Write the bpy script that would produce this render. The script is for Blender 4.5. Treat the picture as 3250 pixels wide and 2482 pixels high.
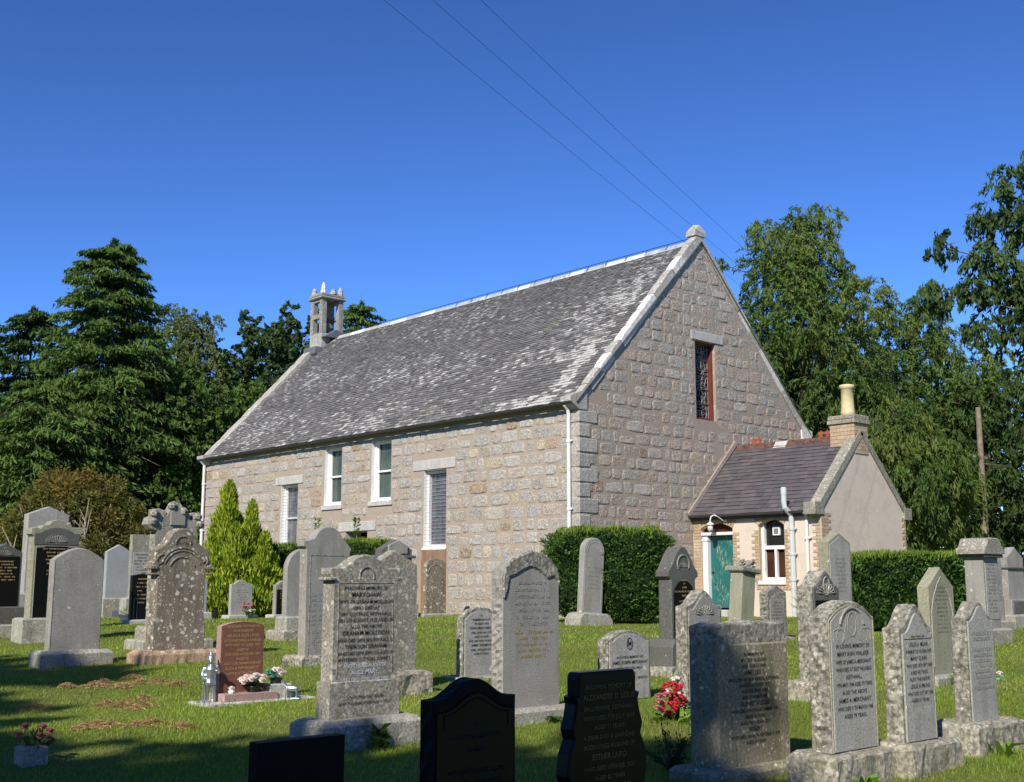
import bpy, bmesh, math, random
import numpy as np
from mathutils import Vector, Matrix
for _o in list(bpy.data.objects): bpy.data.objects.remove(_o)
SC = bpy.context.scene
COL = SC.collection
R = math.radians
random.seed(7); RNG = np.random.default_rng(7)

# ------------------------------------------------------------------ camera
CAM_POS = Vector((20.7746, -21.0449, 0.7437))
YAW, PITCH = 0.83678, 0.16018
cd = bpy.data.cameras.new('camera'); cam = bpy.data.objects.new('camera', cd); COL.objects.link(cam)
cam.location = CAM_POS
cam.rotation_euler = (math.pi/2 + PITCH, R(-0.1), YAW)
cd.sensor_width = 36; cd.lens = 36*3711.64/3250; cd.clip_start = 0.05; cd.clip_end = 3000
SC.camera = cam
# ------------------------------------------------------------------ sky and sun
SUN_EL, SUN_AZ = R(37), R(-65)          # azimuth of the sun, counter-clockwise from +x
sdir = Vector((math.cos(SUN_EL)*math.cos(SUN_AZ), math.cos(SUN_EL)*math.sin(SUN_AZ), math.sin(SUN_EL)))
W_ = bpy.data.worlds.new('World'); SC.world = W_; W_.use_nodes = True
_n = W_.node_tree; _n.nodes.clear()
_sky = _n.nodes.new('ShaderNodeTexSky'); _sky.sky_type = 'NISHITA'; _sky.sun_disc = False
_sky.sun_elevation = SUN_EL; _sky.sun_rotation = math.pi/2 - SUN_AZ
_sky.altitude = 100; _sky.air_density = 0.7; _sky.dust_density = 0.0; _sky.ozone_density = 8.0
_bg = _n.nodes.new('ShaderNodeBackground'); _bg.inputs[1].default_value = 0.092
_wo = _n.nodes.new('ShaderNodeOutputWorld')
_gm = _n.nodes.new("ShaderNodeGamma"); _gm.inputs[1].default_value = 1.35; _n.links.new(_sky.outputs[0], _gm.inputs[0]); _n.links.new(_gm.outputs[0], _bg.inputs[0]); _n.links.new(_bg.outputs[0], _wo.inputs[0])
sl = bpy.data.lights.new('sun', 'SUN'); sl.energy = 4.7; sl.angle = R(0.5); sl.color = (1, .93, .80)
so = bpy.data.objects.new('sun', sl); COL.objects.link(so)
so.rotation_euler = sdir.to_track_quat('Z', 'Y').to_euler(); so.location = (0, -30, 40)
SC.view_settings.view_transform = 'Standard'; SC.view_settings.look = 'None'
SC.view_settings.exposure = 0.3; SC.view_settings.gamma = 1.0
try: SC.view_settings.use_curve_mapping = False
except Exception: pass
SC.render.engine = 'CYCLES'
SC.cycles.max_bounces = 6; SC.cycles.transparent_max_bounces = 6

# ------------------------------------------------------------------ node materials
class NT:
    def __init__(s, name, rough=.8, spec=.3):
        s.m = bpy.data.materials.new(name); s.m.use_nodes = True; s.t = s.m.node_tree; s.t.nodes.clear()
        s.out = s.n('ShaderNodeOutputMaterial'); s.b = s.n('ShaderNodeBsdfPrincipled')
        s.b.inputs['Roughness'].default_value = rough
        s.b.inputs['Specular IOR Level'].default_value = spec
        s.l(s.b.outputs[0], s.out.inputs[0])
    def n(s, ty, **k):
        x = s.t.nodes.new(ty)
        for a, v in k.items(): setattr(x, a, v)
        return x
    def l(s, a, b): s.t.links.new(a, b)
    def set(s, inp, v):
        if hasattr(v, 'is_linked') or hasattr(v, 'links'): s.l(v, inp)
        else: inp.default_value = (tuple(v)+(1,) if isinstance(v, (tuple, list)) and len(v) == 3 and inp.type == 'RGBA' else v)
    def co(s, scale=(1,1,1), rnd=True, kind='Object'):
        tc = s.n('ShaderNodeTexCoord'); v = tc.outputs[kind]
        if rnd:
            oi = s.n('ShaderNodeObjectInfo'); mu = s.n('ShaderNodeMath', operation='MULTIPLY'); mu.inputs[1].default_value = 57.0
            s.l(oi.outputs['Random'], mu.inputs[0])
            ad = s.n('ShaderNodeVectorMath', operation='ADD'); s.l(v, ad.inputs[0]); s.l(mu.outputs[0], ad.inputs[1]); v = ad.outputs[0]
        if scale != (1,1,1):
            mp = s.n('ShaderNodeMapping'); mp.inputs['Scale'].default_value = scale; s.l(v, mp.inputs[0]); v = mp.outputs[0]
        return v
    def noise(s, v, scale, detail=3, rough=.55):
        x = s.n('ShaderNodeTexNoise'); x.inputs['Scale'].default_value = scale; x.inputs['Detail'].default_value = detail
        x.inputs['Roughness'].default_value = rough; s.l(v, x.inputs['Vector']); return x.outputs['Fac']
    def vor(s, v, scale, out='Distance', rnd=1.0, feature='F1'):
        x = s.n('ShaderNodeTexVoronoi', feature=feature); x.inputs['Scale'].default_value = scale; x.inputs['Randomness'].default_value = rnd
        s.l(v, x.inputs['Vector']); return x.outputs[out]
    def ramp(s, f, pts, interp='LINEAR'):
        x = s.n('ShaderNodeValToRGB'); e = x.color_ramp; e.interpolation = interp
        while len(e.elements) < len(pts): e.elements.new(.5)
        for el, (p, c) in zip(e.elements, pts):
            el.position = p; el.color = (c, c, c, 1) if not isinstance(c, (tuple, list)) else (tuple(c)+(1,))[:4]
        s.l(f, x.inputs[0]); return x.outputs[0]
    def mix(s, f, a, b, mode='MIX'):
        x = s.n('ShaderNodeMix', data_type='RGBA', blend_type=mode); x.clamp_factor = True
        s.set(x.inputs[0], f); s.set(x.inputs[6], a); s.set(x.inputs[7], b); return x.outputs[2]
    def math(s, op, a, b=0.0):
        x = s.n('ShaderNodeMath', operation=op); s.set(x.inputs[0], a); s.set(x.inputs[1], b); return x.outputs[0]
    def attr(s, name='Col'):
        x = s.n('ShaderNodeAttribute'); x.attribute_name = name; return x.outputs['Color']
    def rand(s): return s.n('ShaderNodeObjectInfo').outputs['Random']
    def color(s, c): s.set(s.b.inputs['Base Color'], c)
    def rough(s, c): s.set(s.b.inputs['Roughness'], c)
    def bump(s, h, strength=.3, dist=.01):
        x = s.n('ShaderNodeBump'); x.inputs['Strength'].default_value = strength; x.inputs['Distance'].default_value = dist
        s.l(h, x.inputs['Height']); s.l(x.outputs[0], s.b.inputs['Normal'])

M = {}
def plain(name, c, rough=.6, spec=.4, metal=0, var=.12, scale=9, bump=0):
    k = NT(name, rough, spec); v = k.co(); n = k.noise(v, scale, 4)
    a = tuple(x*(1-var) for x in c); b = tuple(min(1, x*(1+var)) for x in c)
    k.color(k.ramp(n, [(.3, a), (.7, b)])); k.b.inputs['Metallic'].default_value = metal
    if bump: k.bump(k.noise(v, scale*5, 3), bump)
    M[name] = k.m; return k.m

def granite(name, c, speck=.35, sscale=55, lichen=.0, lcol=(.62,.62,.56), lscale=9, stain=.25, stcol=(.16,.15,.09), bump=.35, rough=.8, blot=0., spec=.3):
    """weathered stone: crystal speckle, tone patches, rain stains, round lichen spots"""
    k = NT(name, rough, spec); v = k.co()
    s1 = k.noise(v, sscale, 2, .7)
    base = k.ramp(s1, [(.36, tuple(x*(1-speck) for x in c)), (.5, c), (.64, tuple(min(1, x*(1+speck*1.2)) for x in c))])
    tone = k.noise(v, 2.3, 4, .6)
    base = k.mix(k.ramp(tone, [(.35, 0.), (.7, .55)]), base, tuple(x*.72 for x in c))
    if stain:
        vs = k.co((3.5, 3.5, .55)); st = k.noise(vs, 2.2, 4, .6)
        base = k.mix(k.math('MULTIPLY', k.ramp(st, [(.48, 0.), (.72, 1.)]), stain), base, stcol)
    if lichen:
        vd = k.n('ShaderNodeVectorMath', operation='ADD'); s_ = k.n('ShaderNodeTexNoise'); s_.inputs['Scale'].default_value = 14; k.l(v, s_.inputs['Vector'])
        sc_ = k.n('ShaderNodeVectorMath', operation='SCALE'); k.l(s_.outputs['Color'], sc_.inputs[0]); sc_.inputs['Scale'].default_value = .08
        k.l(v, vd.inputs[0]); k.l(sc_.outputs[0], vd.inputs[1]); vv = vd.outputs[0]
        zone = k.noise(v, 1.8, 3, .6)
        for sc2, th in ((lscale, .26), (lscale*2.3, .24)):
            d = k.vor(vv, sc2); cc = k.vor(vv, sc2, 'Color')
            spot = k.ramp(d, [(th*.75, 1.), (th, 0.)])
            pick = k.math('GREATER_THAN', k.math('ADD', k.math('MULTIPLY', cc, .55), k.math('MULTIPLY', zone, .75)), 1.02-lichen*.42)
            base = k.mix(k.math('MULTIPLY', k.math('MULTIPLY', spot, pick), .9), base, lcol)
        if blot:
            bl = k.noise(v, 5.5, 5, .7)
            base = k.mix(k.math('MULTIPLY', k.ramp(bl, [(.58, 0.), (.66, 1.)]), blot), base, tuple(x*1.05 for x in lcol))
    k.color(base)
    if bump: k.bump(k.math('ADD', k.noise(v, sscale*.8, 3, .6), k.math('MULTIPLY', k.noise(v, 7, 3), .8)), bump, .008)
    M[name] = k.m; return k.m

granite('granite_mid', (.315,.305,.28), .30, 85, lichen=.35, stain=.45)
granite('granite_pale', (.37,.365,.345), .26, 60, lichen=.15, stain=.4, stcol=(.17,.15,.08))
granite('granite_blue', (.36,.375,.39), .15, 70, stain=.12)
granite('granite_old', (.29,.275,.23), .45, 42, lichen=.95, lcol=(.52,.51,.42), lscale=9, stain=.6, bump=.6, blot=.55)
granite('granite_rock', (.25,.24,.205), .6, 24, lichen=.9, lcol=(.50,.49,.40), lscale=13, stain=.5, bump=1.3, blot=.6)
granite('granite_green', (.31,.305,.22), .28, 55, lichen=.35, stain=.5, stcol=(.17,.18,.08))
granite('granite_dark', (.12,.12,.11), .3, 60, lichen=.45, lcol=(.36,.35,.29), lscale=16, stain=.2, rough=.55)
granite('granite_leslie', (.27,.25,.185), .35, 45, lichen=.75, lcol=(.56,.55,.47), lscale=13, stain=.9, stcol=(.13,.13,.075), bump=.4)
granite('sandstone', (.225,.19,.145), .3, 55, lichen=1.2, lcol=(.62,.61,.53), lscale=8.5, stain=.7, stcol=(.085,.08,.06), bump=.5, blot=.45)
granite('sandstone_red', (.44,.31,.21), .25, 40, lichen=.45, lcol=(.62,.60,.52), lscale=10, stain=.8, stcol=(.12,.09,.06), bump=.6, blot=.4)
granite('sandstone_rust', (.30,.19,.13), .25, 40, stain=.7, stcol=(.20,.10,.05), bump=.4)
granite('dressed', (.50,.485,.46), .30, 34, lichen=.12, stain=.2, bump=.4)
granite('skew_white', (.72,.69,.64), .22, 12, lichen=.6, lcol=(.82,.81,.76), lscale=5, stain=.5, stcol=(.40,.33,.25), bump=.6)
granite('skew_grey', (.42,.40,.36), .3, 25, lichen=.5, lcol=(.72,.71,.66), lscale=7, stain=.4, bump=.5)
granite('plinth_stone', (.36,.35,.30), .35, 45, lichen=.7, lcol=(.55,.54,.46), lscale=11, stain=.7, bump=.6, blot=.45)
granite('plinth_rock', (.32,.295,.24), .5, 26, lichen=.7, lcol=(.52,.50,.42), lscale=11, stain=.6, bump=1.1, blot=.5)
granite('concrete', (.50,.49,.45), .2, 30, lichen=.2, stain=.4, bump=.4)
granite('red_granite', (.205,.092,.068), .5, 85, stain=0, bump=.04, rough=.32)
granite('pink_granite', (.40,.27,.25), .4, 85, stain=.15, bump=.25, rough=.6)
granite('black_polished', (.008,.008,.008), .3, 80, stain=0, bump=0, rough=.3, spec=.2)
granite('black_honed', (.009,.009,.009), .3, 80, stain=0, bump=.1, rough=.6, spec=.1)
plain('gold_letter', (.46,.34,.14), .5, .4, 0, .1); plain('dim_letter', (.028,.028,.03), .7, .2); plain('shaded_gold', (.16,.125,.055), .6, .3)  # the last gold is darkened: foreground shade put into its colour
plain('lead_letter', (.022,.024,.03), .7, .2)
plain('pale_letter', (.58,.64,.72), .6, .3)
plain('grey_letter', (.17,.17,.165), .8, .2)
plain('white_paint', (.80,.80,.79), .45, .4, 0, .05, 6)
plain('pipe_paint', (.74,.74,.71), .4, .5, 0, .06, 5)
plain('grey_pipe', (.55,.58,.58), .4, .5, 0, .06, 5)
plain('gutter_metal', (.055,.057,.055), .45, .5, .1, .25, 6)
plain('red_frame', (.16,.035,.025), .5, .4, 0, .2, 6)
plain('shade_black', (.012,.011,.010), .9, .1)  # near-black standing in for the shade inside openings
plain('curtain', (.060,.025,.014), .9, .1, 0, .35, 3)
plain('lead_line', (.30,.31,.33), .5, .5, .4)
plain('wire', (.30,.30,.30), .4, .5, .7)
plain('cable', (.02,.02,.022), .6, .3)
plain('silver_paint', (.50,.51,.53), .36, .6, .85, .1, 20)
plain('black_plastic', (.012,.012,.014), .35, .5)
plain('blue_plastic', (.06,.075,.11), .4, .5)
plain('terracotta_pot', (.38,.19,.15), .8, .2, 0, .15, 20)
plain('ridge_tile', (.12,.062,.05), .8, .2, 0, .5, 7, .3); plain('crest_tile', (.30,.09,.05), .8, .2, 0, .3, 9)
plain('chimney_clay', (.66,.54,.31), .65, .3, 0, .14, 8, .1)
plain('bronze', (.10,.15,.12), .5, .5, .6, .4, 9)
plain('rust_iron', (.16,.075,.045), .85, .2, .2, .4, 12)
plain('lead_flash', (.18,.19,.20), .5, .4, .3, .2, 5)
plain('zinc', (.42,.43,.43), .6, .4, .1, .3, 3)
plain('bark', (.13,.10,.075), .95, .1, 0, .4, 5, .8)
plain('bark_pale', (.32,.28,.22), .95, .1, 0, .35, 6, .6)
plain('pole_wood', (.24,.19,.14), .9, .1, 0, .3, 4, .3)
plain('yellow_sign', (.75,.48,.02), .5, .4)
plain('soil', (.055,.04,.025), .95, .1, 0, .3, 9, .6)
plain('rose_white', (.86,.76,.72), .6, .2, 0, .12, 30)
plain('rose_pink', (.62,.24,.26), .6, .2, 0, .25, 30)
plain('rose_faded', (.40,.15,.14), .7, .2, 0, .3, 30)
plain('petal_red', (.50,.012,.03), .55, .3, 0, .35, 60)
plain('petal_white', (.80,.80,.74), .6, .2, 0, .08, 30)
plain('petal_teal', (.12,.42,.36), .6, .2, 0, .3, 20)
plain('lamp_glass', (.55,.58,.58), .08, .6)

k = NT('window_glass', .04, .5); k.color((.012,.016,.015)); M['window_glass'] = k.m
k = NT('green_glass', .12, .5); v = k.co(); k.color(k.ramp(k.noise(v, 1.4, 3), [(.3,(.03,.05,.043)),(.75,(.10,.135,.11))])); M['green_glass'] = k.m
k = NT('leaded_glass', .18, .5); v = k.co(); k.color(k.ramp(k.noise(v, 5, 3), [(.3,(.07,.075,.09)),(.7,(.19,.20,.225))])); M['leaded_glass'] = k.m
# peeling teal door paint
k = NT('door_paint', .5, .4); v = k.co((9, 9, 1.6), False); w_ = k.co((1,1,1), False)
pe = k.math('MULTIPLY', k.ramp(k.noise(v, 4, 5, .75), [(.56, 0.), (.60, 1.)]), k.ramp(k.noise(w_, 2.0, 2), [(.44, 0.), (.56, 1.)]))
k.color(k.mix(pe, k.ramp(k.noise(w_, 3, 3), [(.3, (.012,.115,.112)), (.7, (.022,.155,.145))]), (.46,.44,.36))); M['door_paint'] = k.m
# lime mortar / harl
def harl(name, c, c2, sc=26, bump=.5, lich=0):
    k = NT(name, .95, .1); v = k.co((1,1,1), False)
    a = k.ramp(k.noise(v, sc, 4, .7), [(.3, tuple(x*.78 for x in c)), (.7, tuple(x*1.12 for x in c))])
    a = k.mix(k.ramp(k.noise(v, .8, 4, .6), [(.4, 0.), (.68, .7)]), a, c2)
    wh = k.vor(v, 4.5); a = k.mix(k.ramp(wh, [(.045, .8), (.07, 0.)]), a, (.72,.70,.66))
    if lich:      # crusts of white lichen, thickest on the weathered upper gable
        sz = k.n('ShaderNodeSeparateXYZ'); k.l(v, sz.inputs[0]); hi = k.ramp(k.math('DIVIDE', sz.outputs['Z'], 11.), [(.45, .10), (.95, 1.)])
        sp2 = k.noise(v, 11, 5, .75); f = k.math('MULTIPLY', k.ramp(k.math('ADD', sp2, k.math('MULTIPLY', hi, .12)), [(.63, 0.), (.68, 1.)]), .85); a = k.mix(f, a, (.66,.64,.60))
    dk = k.noise(v, 2.6, 5, .7); a = k.mix(k.ramp(dk, [(.5, 0.), (.75, .5)]), a, tuple(x*.62 for x in c))
    k.color(a); k.bump(k.noise(v, sc*1.3, 4, .65), bump, .015); M[name] = k.m
harl('mortar', (.41,.335,.265), (.36,.305,.25), 20, .8); harl('mortar_gable', (.39,.322,.26), (.345,.29,.24), 18, .9, 1); harl('roughcast', (.70,.595,.495), (.62,.53,.445), 34, .5)
# wall granite, tint per stone in Col
k = NT('wall_stone', .9, .2); v = k.co((1,1,1), False); c = k.attr()
sp = k.noise(v, 26, 3, .75); a = k.mix(k.ramp(sp, [(.36, .75), (.52, 0.)]), c, k.mix(1., c, (.42,.42,.44), 'MULTIPLY'))
a = k.mix(k.ramp(sp, [(.54, 0.), (.68, .8)]), a, (.66,.65,.62))
a = k.mix(k.math('MULTIPLY', k.ramp(k.noise(v, 1.6, 4, .6), [(.5, 0.), (.72, 1.)]), .35), a, (.42,.34,.27))
k.color(a); k.bump(k.math('ADD', k.noise(v, 24, 4, .7), k.noise(v, 8, 3)), .9, .02); M['wall_stone'] = k.m
# brick, tint per object
k = NT('brick', .9, .2); v = k.co()
a = k.ramp(k.rand(), [(0., (.44,.34,.21)), (.3, (.52,.42,.28)), (.6, (.46,.32,.20)), (.78, (.56,.45,.31)), (.94, (.42,.28,.18)), (1., (.64,.59,.52))])
k.color(k.mix(k.ramp(k.noise(v, 9, 4, .7), [(.4, 0.), (.75, .6)]), a, (.25,.18,.12))); k.bump(k.noise(v, 40, 3), .4); M['brick'] = k.m
# slates: Col = slate tone, alpha-like lichen amount in attribute Lich
def slate(name, lich):
    k = NT(name, .62, .35); v = k.co((1,1,1), False); c = k.attr()
    a = k.mix(k.ramp(k.noise(v, 3.5, 4, .65), [(.35, 0.), (.7, .5)]), c, k.mix(1., c, (.62,.60,.60), 'MULTIPLY'))
    if lich:
        la = k.n('ShaderNodeAttribute'); la.attribute_name = 'Lich'
        n1 = k.noise(v, 13, 4, .7)
        f = k.math('ADD', la.outputs['Fac'], k.math('MULTIPLY', k.math('SUBTRACT', n1, .5), 1.1))
        a = k.mix(k.math('MULTIPLY', k.ramp(f, [(.46, 0.), (.64, 1.)]), .85), a, k.ramp(k.noise(v, 30, 2), [(.35, (.44,.43,.39)), (.65, (.70,.68,.63))]))
        g = k.noise(v, .55, 3); a = k.mix(k.ramp(g, [(.66, 0.), (.8, .4)]), a, (.30,.30,.13))
    k.color(a); k.bump(k.noise(v, 30, 3), .25); M[name] = k.m
slate('slate_old', True); slate('slate_new', False)
# leaves: Col tint, some light through
def leafmat(name, trans=.3, rough=.55, spec=.25):
    k = NT(name, rough, spec); c = k.attr(); k.color(c)
    tr = k.n('ShaderNodeBsdfTranslucent'); k.l(k.mix(1., c, (1.5,1.6,.7), 'MULTIPLY'), tr.inputs[0])
    mx = k.n('ShaderNodeMixShader'); mx.inputs[0].default_value = trans
    k.l(k.b.outputs[0], mx.inputs[1]); k.l(tr.outputs[0], mx.inputs[2]); k.l(mx.outputs[0], k.out.inputs[0]); M[name] = k.m
leafmat('leaf', .32, .7, .1); leafmat('needle', .15, .8, .08); leafmat('blade', .3, .7, .1)
# lawn
k = NT('lawn', .95, .1); v = k.co((1,1,1), False)
a = k.ramp(k.noise(v, 34, 4, .75), [(.3, (.10,.13,.025)), (.55, (.17,.215,.045)), (.75, (.24,.28,.08))])
a = k.mix(k.ramp(k.noise(v, .9, 5, .65), [(.5, 0.), (.70, .55)]), a, (.21,.185,.085))
a = k.mix(k.ramp(k.noise(v, 3.2, 4, .7), [(.56, 0.), (.72, .6)]), a, (.20,.16,.075))
k.color(a); k.bump(k.noise(v, 60, 4, .7), .8, .03); M['lawn'] = k.m

# ------------------------------------------------------------------ mesh helpers
def link(o, parent=None):
    COL.objects.link(o)
    if parent is not None: o.parent = parent
    return o
def tag(o, label=None, cat=None, group=None, kind=None):
    if label: o['label'] = label
    if cat: o['category'] = cat
    if group: o['group'] = group
    if kind: o['kind'] = kind
    return o
def thing(name, label, cat, loc=(0,0,0), rz=0, group=None, tilt=(0,0)):
    o = bpy.data.objects.new(name, None); o.empty_display_size = .2; o.location = loc; o.rotation_euler = (tilt[0], tilt[1], rz)
    link(o); return tag(o, label, cat, group)
def fast(name, V, F, mat, parent=None, col=None, smooth=False, kind=None, extra=None):
    """big mesh from arrays; F: (n,3) or (n,4)"""
    V = np.asarray(V, np.float32); F = np.asarray(F, np.int32); n, kk = F.shape
    me = bpy.data.meshes.new(name); me.vertices.add(len(V)); me.vertices.foreach_set('co', V.ravel())
    me.loops.add(n*kk); me.loops.foreach_set('vertex_index', F.ravel())
    me.polygons.add(n); me.polygons.foreach_set('loop_start', np.arange(0, n*kk, kk, dtype=np.int32))
    if smooth: me.polygons.foreach_set('use_smooth', np.ones(n, bool))
    me.update(calc_edges=True)
    if col is not None:
        at = me.color_attributes.new('Col', 'FLOAT_COLOR', 'POINT'); cc = np.ones((len(V), 4), np.float32); cc[:, :3] = col; at.data.foreach_set('color', cc.ravel())
    if extra is not None:
        at = me.attributes.new('Lich', 'FLOAT', 'POINT'); at.data.foreach_set('value', np.asarray(extra, np.float32))
    me.materials.append(M[mat] if isinstance(mat, str) else mat)
    o = bpy.data.objects.new(name, me); link(o, parent)
    if kind: o['kind'] = kind
    return o
class MB:
    def __init__(s): s.v = []; s.f = []; s.c = []; s.e = []
    def add(s, vs, fs, col=None, ex=0.):
        o = len(s.v); s.v += [tuple(x) for x in vs]; s.f += [tuple(i+o for i in f) for f in fs]
        s.c += [col if col is not None else (1,1,1)]*len(vs); s.e += [ex]*len(vs); return s
    def box(s, a, b, col=None, mtx=None, bev=0):
        x0,y0,z0 = a; x1,y1,z1 = b
        if bev:
            vs = []
            for z, i in ((z0, 0), (z0+bev, 1), (z1-bev, 1), (z1, 0)):
                d = 0 if i else bev
                vs += [(x0+d,y0+d,z), (x1-d,y0+d,z), (x1-d,y1-d,z), (x0+d,y1-d,z)]
            fs = [(3,2,1,0), (12,13,14,15)]
            for k in range(3):
                for j in range(4): fs.append((k*4+j, k*4+(j+1)%4, k*4+4+(j+1)%4, k*4+4+j))
        else:
            vs = [(x0,y0,z0),(x1,y0,z0),(x1,y1,z0),(x0,y1,z0),(x0,y0,z1),(x1,y0,z1),(x1,y1,z1),(x0,y1,z1)]
            fs = [(3,2,1,0),(4,5,6,7),(0,1,5,4),(1,2,6,5),(2,3,7,6),(3,0,4,7)]
        if mtx is not None: vs = [tuple(mtx @ Vector(q)) for q in vs]
        return s.add(vs, fs, col)
    def prism(s, pts, off, col=None):
        """polygon pts (3D) extruded by vector off"""
        n = len(pts); off = Vector(off); vs = [Vector(p) for p in pts] + [Vector(p)+off for p in pts]
        fs = [tuple(range(n))[::-1], tuple(range(n, 2*n))] + [(i, (i+1)%n, n+(i+1)%n, n+i) for i in range(n)]
        return s.add(vs, fs, col)
    def tube(s, pts, rad, n=8, col=None, cap=True):
        pts = [Vector(p) for p in pts]; m = len(pts)
        rr = rad if isinstance(rad, (list, tuple)) else [rad]*m; vs = []; fs = []; up = None
        for i, p in enumerate(pts):
            t = (pts[min(i+1, m-1)] - pts[max(i-1, 0)]).normalized()
            if up is None: up = Vector((0,0,1)) if abs(t.z) < .9 else Vector((1,0,0))
            a = t.cross(up).normalized(); b = a.cross(t).normalized(); up = b
            for j in range(n):
                q = 2*math.pi*j/n; vs.append(p + (a*math.cos(q) + b*math.sin(q))*rr[i])
        for i in range(m-1):
            for j in range(n): fs.append((i*n+j, i*n+(j+1)%n, (i+1)*n+(j+1)%n, (i+1)*n+j))
        if cap: fs += [tuple(range(n))[::-1], tuple(range((m-1)*n, m*n))]
        return s.add(vs, fs, col)
    def lathe(s, prof, c=(0,0,0), n=16, col=None):
        vs = []; fs = []; m = len(prof)
        for r_, z in prof:
            for j in range(n):
                q = 2*math.pi*j/n; vs.append((c[0]+r_*math.cos(q), c[1]+r_*math.sin(q), c[2]+z))
        for i in range(m-1):
            for j in range(n): fs.append((i*n+j, i*n+(j+1)%n, (i+1)*n+(j+1)%n, (i+1)*n+j))
        fs += [tuple(range(n))[::-1], tuple(range((m-1)*n, m*n))]
        return s.add(vs, fs, col)
    def build(s, name, mat, parent=None, smooth=False, kind=None, colored=False, lich=False):
        me = bpy.data.meshes.new(name); me.from_pydata(s.v, [], s.f); me.update()
        if smooth: me.polygons.foreach_set('use_smooth', np.ones(len(me.polygons), bool))
        if colored:
            at = me.color_attributes.new('Col', 'FLOAT_COLOR', 'POINT'); cc = np.ones((len(s.v), 4), np.float32); cc[:, :3] = s.c; at.data.foreach_set('color', cc.ravel())
        if lich:
            at = me.attributes.new('Lich', 'FLOAT', 'POINT'); at.data.foreach_set('value', np.asarray(s.e, np.float32))
        me.materials.append(M[mat] if isinstance(mat, str) else mat)
        o = bpy.data.objects.new(name, me); link(o, parent)
        if kind: o['kind'] = kind
        return o
def B1(name, a, b, mat, parent=None, bev=0.004): return MB().box(a, b, bev=bev).build(name, mat, parent)

# ------------------------------------------------------------------ ground
VD = np.array([-0.74249, 0.66986])        # level direction of view: the lawn rises along it towards the church
CX, CY = 20.7746, -21.0449
def gz(x, y):
    D = (np.asarray(x, float)-CX)*VD[0] + (np.asarray(y, float)-CY)*VD[1]
    D = np.maximum(D, -25.)
    z = np.where(D < 21, -.9+.028*D, np.where(D > 29, -.2, -.9+.028*D-.0035*.5*(np.clip(D, 21, 29)-21)**2))
    z = np.where(D > 29, -.9+.028*29-.00175*64, z)
    x = np.asarray(x, float); y = np.asarray(y, float)
    return z + .012*np.sin(x*1.7+y*.6)+.010*np.sin(y*2.3-x*.9)+.006*np.sin(x*5.1+1)*np.sin(y*4.3)
def axis_(n1, far):
    a = np.concatenate([-np.geomspace(far, 42, 14)[:-1], np.linspace(-42, 42, n1), np.geomspace(42, far, 14)[1:]]); return a
_gx = axis_(260, 900.); _X, _Y = np.meshgrid(_gx+3, _gx-6, indexing='ij'); _Z = gz(_X, _Y); _n2 = len(_gx)
_i = np.arange(_n2*_n2).reshape(_n2, _n2)
tag(fast('ground', np.stack([_X, _Y, _Z], -1).reshape(-1, 3), np.stack([_i[:-1,:-1], _i[1:,:-1], _i[1:,1:], _i[:-1,1:]], -1).reshape(-1, 4), 'lawn', smooth=True), kind='structure')
# ------------------------------------------------------------------ church
L, W, WH, HR = 19.95, 10.02, 5.20, 10.5
church = thing('church', 'long granite rubble church with lichened slate roof and tall gable', 'church')
ZB = -.7
def holed_wall(mb, u0, u1, topf, holes, place, zb=ZB, extra=()):
    """front sheet of a wall in (u, z) with rectangular openings; topf gives the wall-head height, place maps (u,z,d) to 3D"""
    us = sorted({u0, u1, *extra, *[h[0] for h in holes], *[h[1] for h in holes]})
    for a, b in zip(us[:-1], us[1:]):
        m = (a+b)/2; hs = sorted([h for h in holes if h[0] <= m <= h[1]], key=lambda h: h[2]); z = zb
        for h in hs:
            mb.add([place(a,z,0), place(b,z,0), place(b,h[2],0), place(a,h[2],0)], [(0,1,2,3)]); z = h[3]
        if topf(m) > z+.01: mb.add([place(a,z,0), place(b,z,0), place(b,topf(b),0), place(a,topf(a),0)], [(0,1,2,3)])
def reveals(h, place, depth, mats, parent, name='window_reveal'):
    u0,u1,z0,z1 = h[:4]
    P = lambda u,z,d: place(u,z,d)
    for nm, q in (('jamb', [(u0,z0,0),(u0,z0,depth),(u0,z1,depth),(u0,z1,0)]), ('jamb', [(u1,z0,depth),(u1,z0,0),(u1,z1,0),(u1,z1,depth)]),
                  ('soffit', [(u0,z1,0),(u0,z1,depth),(u1,z1,depth),(u1,z1,0)]), ('sill_bed', [(u0,z0,depth),(u0,z0,0),(u1,z0,0),(u1,z0,depth)])):
        MB().add([P(*x) for x in q], [(0,1,2,3)]).build(nm, mats.get(nm, mats['*']), parent)
south = lambda u, z, d: (u, d, z)                # d: depth into the wall
east = lambda u, z, d: (-d, u, z)
S_H = [(-14.40,-13.32,1.69,3.93), (-11.72,-10.73,3.12,4.98), (-9.09,-8.05,3.13,4.98), (-6.41,-5.37,1.65,3.89), (-10.42,-9.23,.55,2.23)]
E_H = [(4.69,5.60,5.24,7.51)]
slope = (HR+.08-WH)/(W/2)
gtop = lambda y: WH+.02+slope*min(y, W-y)
def gable_top(y): return gtop(y)
wmb = MB(); holed_wall(wmb, -L, 0, lambda u: 5.38, S_H, south)
swall = wmb.build('south_wall', 'mortar', church)
wmb = MB(); holed_wall(wmb, 0, W, gtop, E_H, east, extra=(W/2,))
gwall = wmb.build('gable_wall', 'mortar_gable', church)
wmb = MB()
wmb.add([(0,W,ZB),(-L,W,ZB),(-L,W,WH),(0,W,WH)], [(0,1,2,3)])
wmb.add([(-L,0,ZB),(-L,W,ZB),(-L,W,WH),(-L,W/2,HR),(-L,0,WH)], [(4,3,2,1,0)])
wmb.build('rear_wall', 'mortar_gable', church)
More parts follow.
